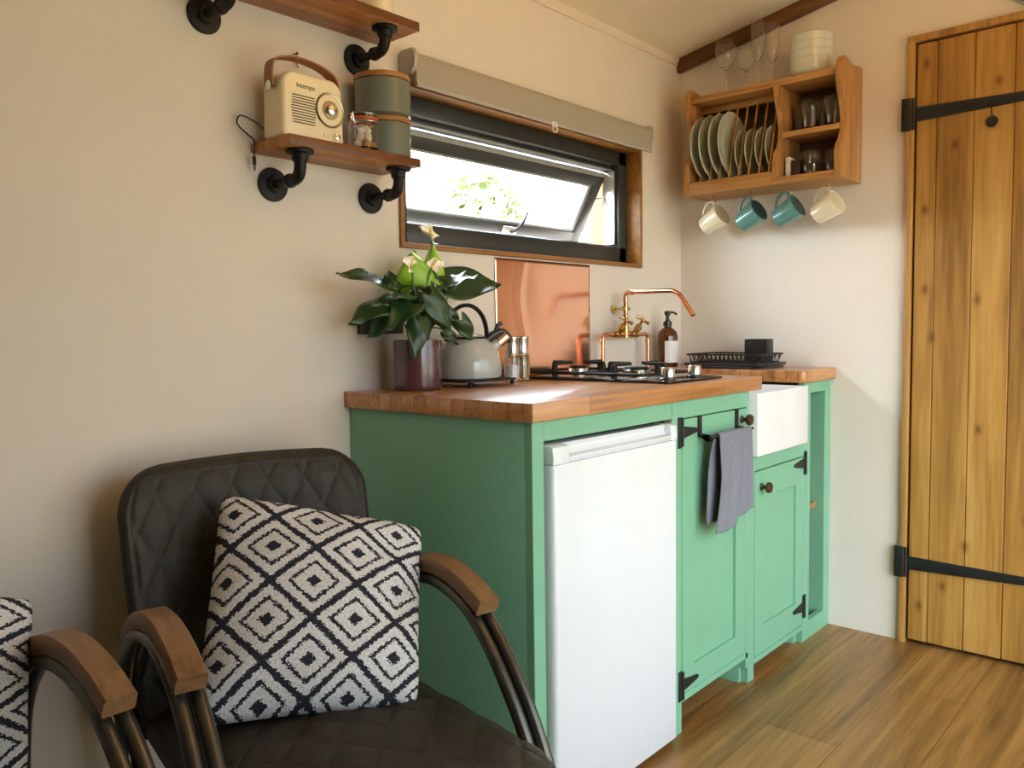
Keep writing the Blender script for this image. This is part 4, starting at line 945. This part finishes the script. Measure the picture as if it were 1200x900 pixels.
# ------------------------------------------------------------------ armchairs
def quilt(u, v, a, b_, depth, w):
    p, q = u/a+v/b_, u/a-v/b_
    s1, s2 = abs((p % 1)-.5), abs((q % 1)-.5)
    s = min(s1, s2)
    return depth*(min(1, s/.5)**.38-1)
def make_chair(label):
    t = thing('armchair', label, 'armchair', (0, 0, 0))
    # seat
    b = MB(); xs0, xs1, hw = .035, .735, .238
    def outline(u):
        x = xs0+(xs1-xs0)*u; r = .085; d = xs1-x
        wd = hw
        if d < r: wd = hw-r+math.sqrt(max(0, r*r-(r-d)**2))
        return x, max(wd, hw-r)
    def top(u, v):
        uu = u; x, wd = outline(min(1, uu)); y = (2*v-1)*wd; s = abs(2*v-1)
        e = (1-s**7)*(1-abs(2*uu-1)**12)
        z = .352+(.052+.052*(uu-.25))*e**.45+.014*math.cos((2*uu-1)*PI/2)*(1-s*s)
        mg = min((1-s)*wd, (xs1-x), (x-xs0))
        if mg > .02: z += quilt(x, y, .120, .088, .0060, .05)
        elif abs(mg-.016) < .005: z -= .004
        return (x, y, z)
    b.grid(top, 190, 150)
    def bot(u, v):
        x, wd = outline(u); return (x, (2*v-1)*wd, .352-.055*(1-abs(2*u-1)**14)*(1-abs(2*v-1)**14))
    b.grid(bot, 60, 30)
    b.build('seat', 'leather', t, weld=False, sharp=60)
    # back
    b = MB(); zb0, zb1, hb_ = .34, .812, .252
    def wid(v):
        z = zb0+(zb1-zb0)*v; d = zb1-z; r = .085; w = hb_-.010*(1-v)
        if d < r: w = w-r+math.sqrt(max(0, r*r-(r-d)**2))
        return z, w
    def bx(z, y): return .085-(z-.34)*.215+.035*(y/hb_)**2*(1-.2*(z-.34))
    def front(u, v):
        z, w = wid(v); s = 2*u-1; y = s*w; crown = .010*(1-(y/hb_)**2)*v; z += crown
        e = (1-abs(s)**9)*(1-abs(2*v-1)**14)
        x = bx(z, y)-.030+.030*e**.45
        mg = min((1-abs(s))*w, zb1-z+crown, z-zb0)
        if mg > .024: x += quilt(y, z, .074, .128, .0065, .05)
        elif abs(mg-.019) < .004: x -= .003
        return (x, y, z)
    b.grid(front, 180, 190)
    def back(u, v):
        z, w = wid(v); s = 2*u-1; y = s*w; z += .010*(1-(y/hb_)**2)*v
        e = (1-abs(s)**9)*(1-abs(2*v-1)**14)
        return (bx(z, y)-.030-.026*e**.45, y, z)
    b.grid(back, 40, 50)
    b.build('backrest', 'leather', t, sharp=60)
    for s in (-1, 1):
        tp_ = [(.100, .540), (.125, .568), (.16, .594), (.22, .620), (.28, .634), (.35, .634), (.42, .618), (.475, .594)]
        P = catmull([Vector((x, s*.2525, z)) for x, z in tp_], 5)
        def sec(i, p):
            tg = (P[min(i+1, len(P)-1)]-P[max(i-1, 0)]).normalized(); n_ = Vector((0, 1, 0)).cross(tg)
            n_ = n_ if n_.z > 0 else -n_
            return [p+Vector((0, a, 0))+n_*q for a, q in ((-.0205, -.029), (.0205, -.029), (.022, -.026), (.022, -.004), (.019, 0), (-.019, 0), (-.022, -.004), (-.022, -.026))]
        MB().sweep(P, sec).build('armrest', 'arm', t)
        pth = [(-.03, .013), (.012, .20), (.048, .40), (.085, .482), (.13, .532), (.19, .570), (.28, .592), (.35, .590), (.42, .570), (.475, .532), (.53, .475), (.59, .395), (.635, .300), (.665, .16), (.675, .013)]
        b = MB()
        for dy in (-.0135, .0135): b.tube([(x, s*.2525+dy, z) for x, z in pth], .0115, 12, smooth=5)
        b.build('side_frame', 'tube', t)
    b = MB(); b.tube([(.06, -.2525, .37), (.06, .2525, .37)], .009, 10); b.tube([(.612, -.2525, .360), (.612, -.2, .322), (.612, .2, .322), (.612, .2525, .360)], .009, 10); b.build('crossbar', 'tube', t)
    return t
ch1 = make_chair('dark brown quilted leather armchair beside the green kitchen cabinet')
ch2 = copy_tree(ch1); ch2['label'] = 'armchair at the left edge of the photo, mostly out of frame'
for c_ in (ch1, ch2): c_['group'] = 'quilted leather armchairs along the left wall'
ch1.location = (.178, -.3843, 0); ch1.rotation_euler = (0, 0, math.radians(-12))
ch2.location = (.105, -1.075, 0)

# cushions from their four corners
def cushion(c4, thick, label):
    TL, TR, BR, BL = [Vector(p) for p in c4]; n = (TR-TL).cross(BL-TL).normalized()
    if n.x < 0: n = -n
    cen = (TL+TR+BR+BL)/4
    N = 44; b = MB()
    def P(u, v, s):
        a, c_ = 2*u-1, 2*v-1
        p = TL.lerp(TR, u).lerp(BL.lerp(BR, u), v)
        pinch = .055*(1-a*a)*abs(c_)**3; p = p.lerp(cen, 0)
        p += (cen-p)*(.03*((1-a*a)*c_**4+(1-c_*c_)*a**4)+.045*(a*c_)**8)
        h = (max(0, 1-a*a)**.55)*(max(0, 1-c_*c_)**.55)
        wr = .004*math.sin(a*6+c_*9)*h*(1-h)*4
        return p+n*(s*thick*h*.5+wr)
    b.grid(lambda u, v: P(u, v, 1), N, N, True); b.grid(lambda u, v: P(u, v, -1), N, N, True)
    o = b.build('cushion', 'cushion', sharp=180, weld=True); tag(o, label, 'cushion', 'black and white diamond cushions'); origin_at(o, cen); return o
cushion([(.211, -.470, .764), (.449, -.166, .677), (.620, -.338, .418), (.418, -.652, .432)], .150, 'black and white diamond pattern cushion leaning on the armchair by the cabinet')
cushion([(.185, -1.235, .760), (.285, -.822, .668), (.370, -.870, .425), (.33, -1.285, .425)], .14, 'black and white patterned cushion at the left edge of the photo')

# ------------------------------------------------------------------ outdoors
b = MB()
def terr(u, v):
    x = -60+140*u; y = -60+140*v
    z = -.55 if x > -6 else -.55+.16*(-6-x)+.6*math.sin(y*.07)*min(1, (-6-x)/10)
    return (x, y, z)
b.grid(terr, 70, 40); struct(b.build('ground', 'grass'))
def tree(x, y, h, r, lab, seed):
    rr = random.Random(seed); gz = -.55+.16*max(0, -6-x)
    t = thing('tree', lab, 'tree', (x, y, gz), group='trees outside the window')
    b = MB(); b.tube([(x, y, gz-.2), (x+.1, y, gz+h*.4), (x, y+.1, gz+h*.8)], .14, 8, smooth=4, rr=lambda q: .16-.1*q); b.build('trunk', 'bark', t)
    b = MB()
    for i in range(1100):
        d = Vector((rr.gauss(0, 1), rr.gauss(0, 1), rr.gauss(0, 1))).normalized(); k = rr.uniform(.55, 1)
        c = Vector((x, y, gz+h*.68))+Vector((d.x*r*k, d.y*r*k, d.z*h*.34*k)); s = rr.uniform(.18, .36)*r*.55
        n_ = (d+Vector((rr.gauss(0, .5), rr.gauss(0, .5), rr.gauss(0, .5)))).normalized(); a = n_.orthogonal().normalized(); e = n_.cross(a)
        b.add([c-a*s, c+e*s*.55+n_*s*.15, c+a*s, c-e*s*.55+n_*s*.15], [[0, 1, 2, 3]])
    b.build('crown', 'treeleaf', t, sharp=180)
tree(-21, 15.6, 5.6, 1.9, 'small pale green tree seen blurred through the window, left one', 1)
tree(-19, 20.5, 5.2, 1.7, 'small pale green tree seen blurred through the window, right one', 2)
pst = MB().box(-.66, -.54, 1.875, 2.005, -.55, 2.3, .006).build('porch_post', 'postw'); tag(pst, 'orange timber post outside, seen past the open window sash', 'post'); origin_at(pst, (-.6, 1.94, -.55))

# ------------------------------------------------------------------ light
lx_, ly_ = 1.46, .42
lp = thing('added_uplighter', 'added warm lamp in a shallow black bowl that holds its light upwards, out of the photo above', 'lamp', (lx_, ly_, 2.0))  # unseen lamp, added to warm the upper walls and ceiling
MB().lathe([(.0005, 1.990), (.05, 1.992), (.10, 2.012), (.125, 2.045), (.122, 2.046), (.097, 2.016), (.05, 1.997), (.0005, 1.995)], (lx_, ly_, 0), 40).build('baffle_bowl', 'black', lp)  # bowl shaped to keep the added lamp's light off things below
b = MB(); b.tube([(lx_, ly_, 1.996), (lx_, ly_, 2.016)], .012, 12); 
for k in range(3):
    a = k*2*PI/3+.5; b.tube([(lx_+.12*math.cos(a), ly_+.12*math.sin(a), 2.045), (lx_, ly_, 2.20)], .0018, 6)
b.tube([(lx_, ly_, 2.20), (lx_, ly_, 2.262)], .003, 8); b.build('cord', 'black', lp)
mb_, t, p, o = nt('warm_bulb'); p.inputs['Base Color'].default_value = (1, .8, .5, 1); p.inputs['Emission Color'].default_value = (1, .47, .10, 1); p.inputs['Emission Strength'].default_value = 240
b = MB(); b.ball((lx_, ly_, 2.052), .042, n=20, m=12); b.build('bulb', mb_, lp)
wd = bpy.data.worlds.new('overcast_sky'); S.world = wd; wd.use_nodes = True; t = wd.node_tree; t.nodes.clear()
out = t.nodes.new('ShaderNodeOutputWorld'); bg = t.nodes.new('ShaderNodeBackground'); tc = t.nodes.new('ShaderNodeTexCoord'); sp = t.nodes.new('ShaderNodeSeparateXYZ')
cr = ramp(t, [(.0, (.75, .72, .62, 1)), (.48, (.80, .78, .70, 1)), (.55, (.90, .96, 1.04, 1)), (1.0, (.74, .90, 1.14, 1))])
mp = nd(t, 'ShaderNodeMapRange'); mp.inputs[1].default_value = -1; mp.inputs[2].default_value = 1
t.links.new(tc.outputs['Generated'], sp.inputs[0]); t.links.new(sp.outputs[2], mp.inputs[0]); t.links.new(mp.outputs[0], cr.inputs[0]); t.links.new(cr.outputs[0], bg.inputs[0]); t.links.new(bg.outputs[0], out.inputs[0])
gx = nd(t, 'ShaderNodeMapRange'); gx.inputs[1].default_value = .1; gx.inputs[2].default_value = -.9; gx.inputs[3].default_value = 3.45; gx.inputs[4].default_value = 38.0
t.links.new(sp.outputs[0], gx.inputs[0])
dt = nd(t, 'ShaderNodeVectorMath', operation='DOT_PRODUCT'); dt.inputs[1].default_value = Vector((.60, -.74, .32)).normalized(); t.links.new(tc.outputs['Generated'], dt.inputs[0])
d0 = nd(t, 'ShaderNodeMath', operation='MAXIMUM'); d0.inputs[1].default_value = 0; t.links.new(dt.outputs['Value'], d0.inputs[0])
d1_ = nd(t, 'ShaderNodeMath', operation='POWER'); d1_.inputs[1].default_value = 5; t.links.new(d0.outputs[0], d1_.inputs[0])
d2_ = nd(t, 'ShaderNodeMath', operation='MULTIPLY_ADD'); d2_.inputs[1].default_value = 8.5; t.links.new(d1_.outputs[0], d2_.inputs[0]); t.links.new(gx.outputs[0], d2_.inputs[2]); t.links.new(d2_.outputs[0], bg.inputs[1])      # brighter cloud on the window side
bg.inputs[1].default_value = 7.5
def portal(loc, rot, sx_, sy_):
    l = bpy.data.lights.new('portal', 'AREA'); l.shape = 'RECTANGLE'; l.size = sx_; l.size_y = sy_; l.cycles.is_portal = True
    o = bpy.data.objects.new('portal', l); COL.objects.link(o); o.location = loc; o.rotation_euler = rot
portal((XR+.10, ym, OZ1/2), (0, PI/2, 0), OZ1, OY1-OY0)          # faces -x, into the room
portal((-.13, (WY0+WY1)/2, (WZ0+WZ1)/2), (0, -PI/2, 0), WZ1-WZ0, WY1-WY0)

# ------------------------------------------------------------------ camera
cam = bpy.data.cameras.new('camera'); co = bpy.data.objects.new('camera', cam); COL.objects.link(co)
cam.sensor_fit = 'HORIZONTAL'; cam.sensor_width = 36; cam.lens = 963.36/1200*36; cam.clip_start = .02; cam.clip_end = 300
yaw, pit, rol = .7223, -.0659, -.0138
f = Vector((-math.sin(yaw)*math.cos(pit), math.cos(yaw)*math.cos(pit), math.sin(pit))); r = Vector((math.cos(yaw), math.sin(yaw), 0)); u = r.cross(f)
c, s = math.cos(rol), math.sin(rol); r2 = r*c+u*s; u2 = u*c-r*s
co.matrix_world = Matrix(((r2.x, u2.x, -f.x, 1.6617), (r2.y, u2.y, -f.y, -1.2673), (r2.z, u2.z, -f.z, 1.0672), (0, 0, 0, 1)))
S.camera = co
vs = S.view_settings; vs.view_transform = 'Standard'; vs.look = 'None'; vs.gamma = 1; vs.use_curve_mapping = False; vs.exposure = 0
S.cycles.use_denoising = True; S.cycles.max_bounces = 12; S.cycles.diffuse_bounces = 6; S.cycles.transmission_bounces = 10; S.cycles.transparent_max_bounces = 16
S.cycles.sample_clamp_indirect = 8; S.cycles.caustics_reflective = False
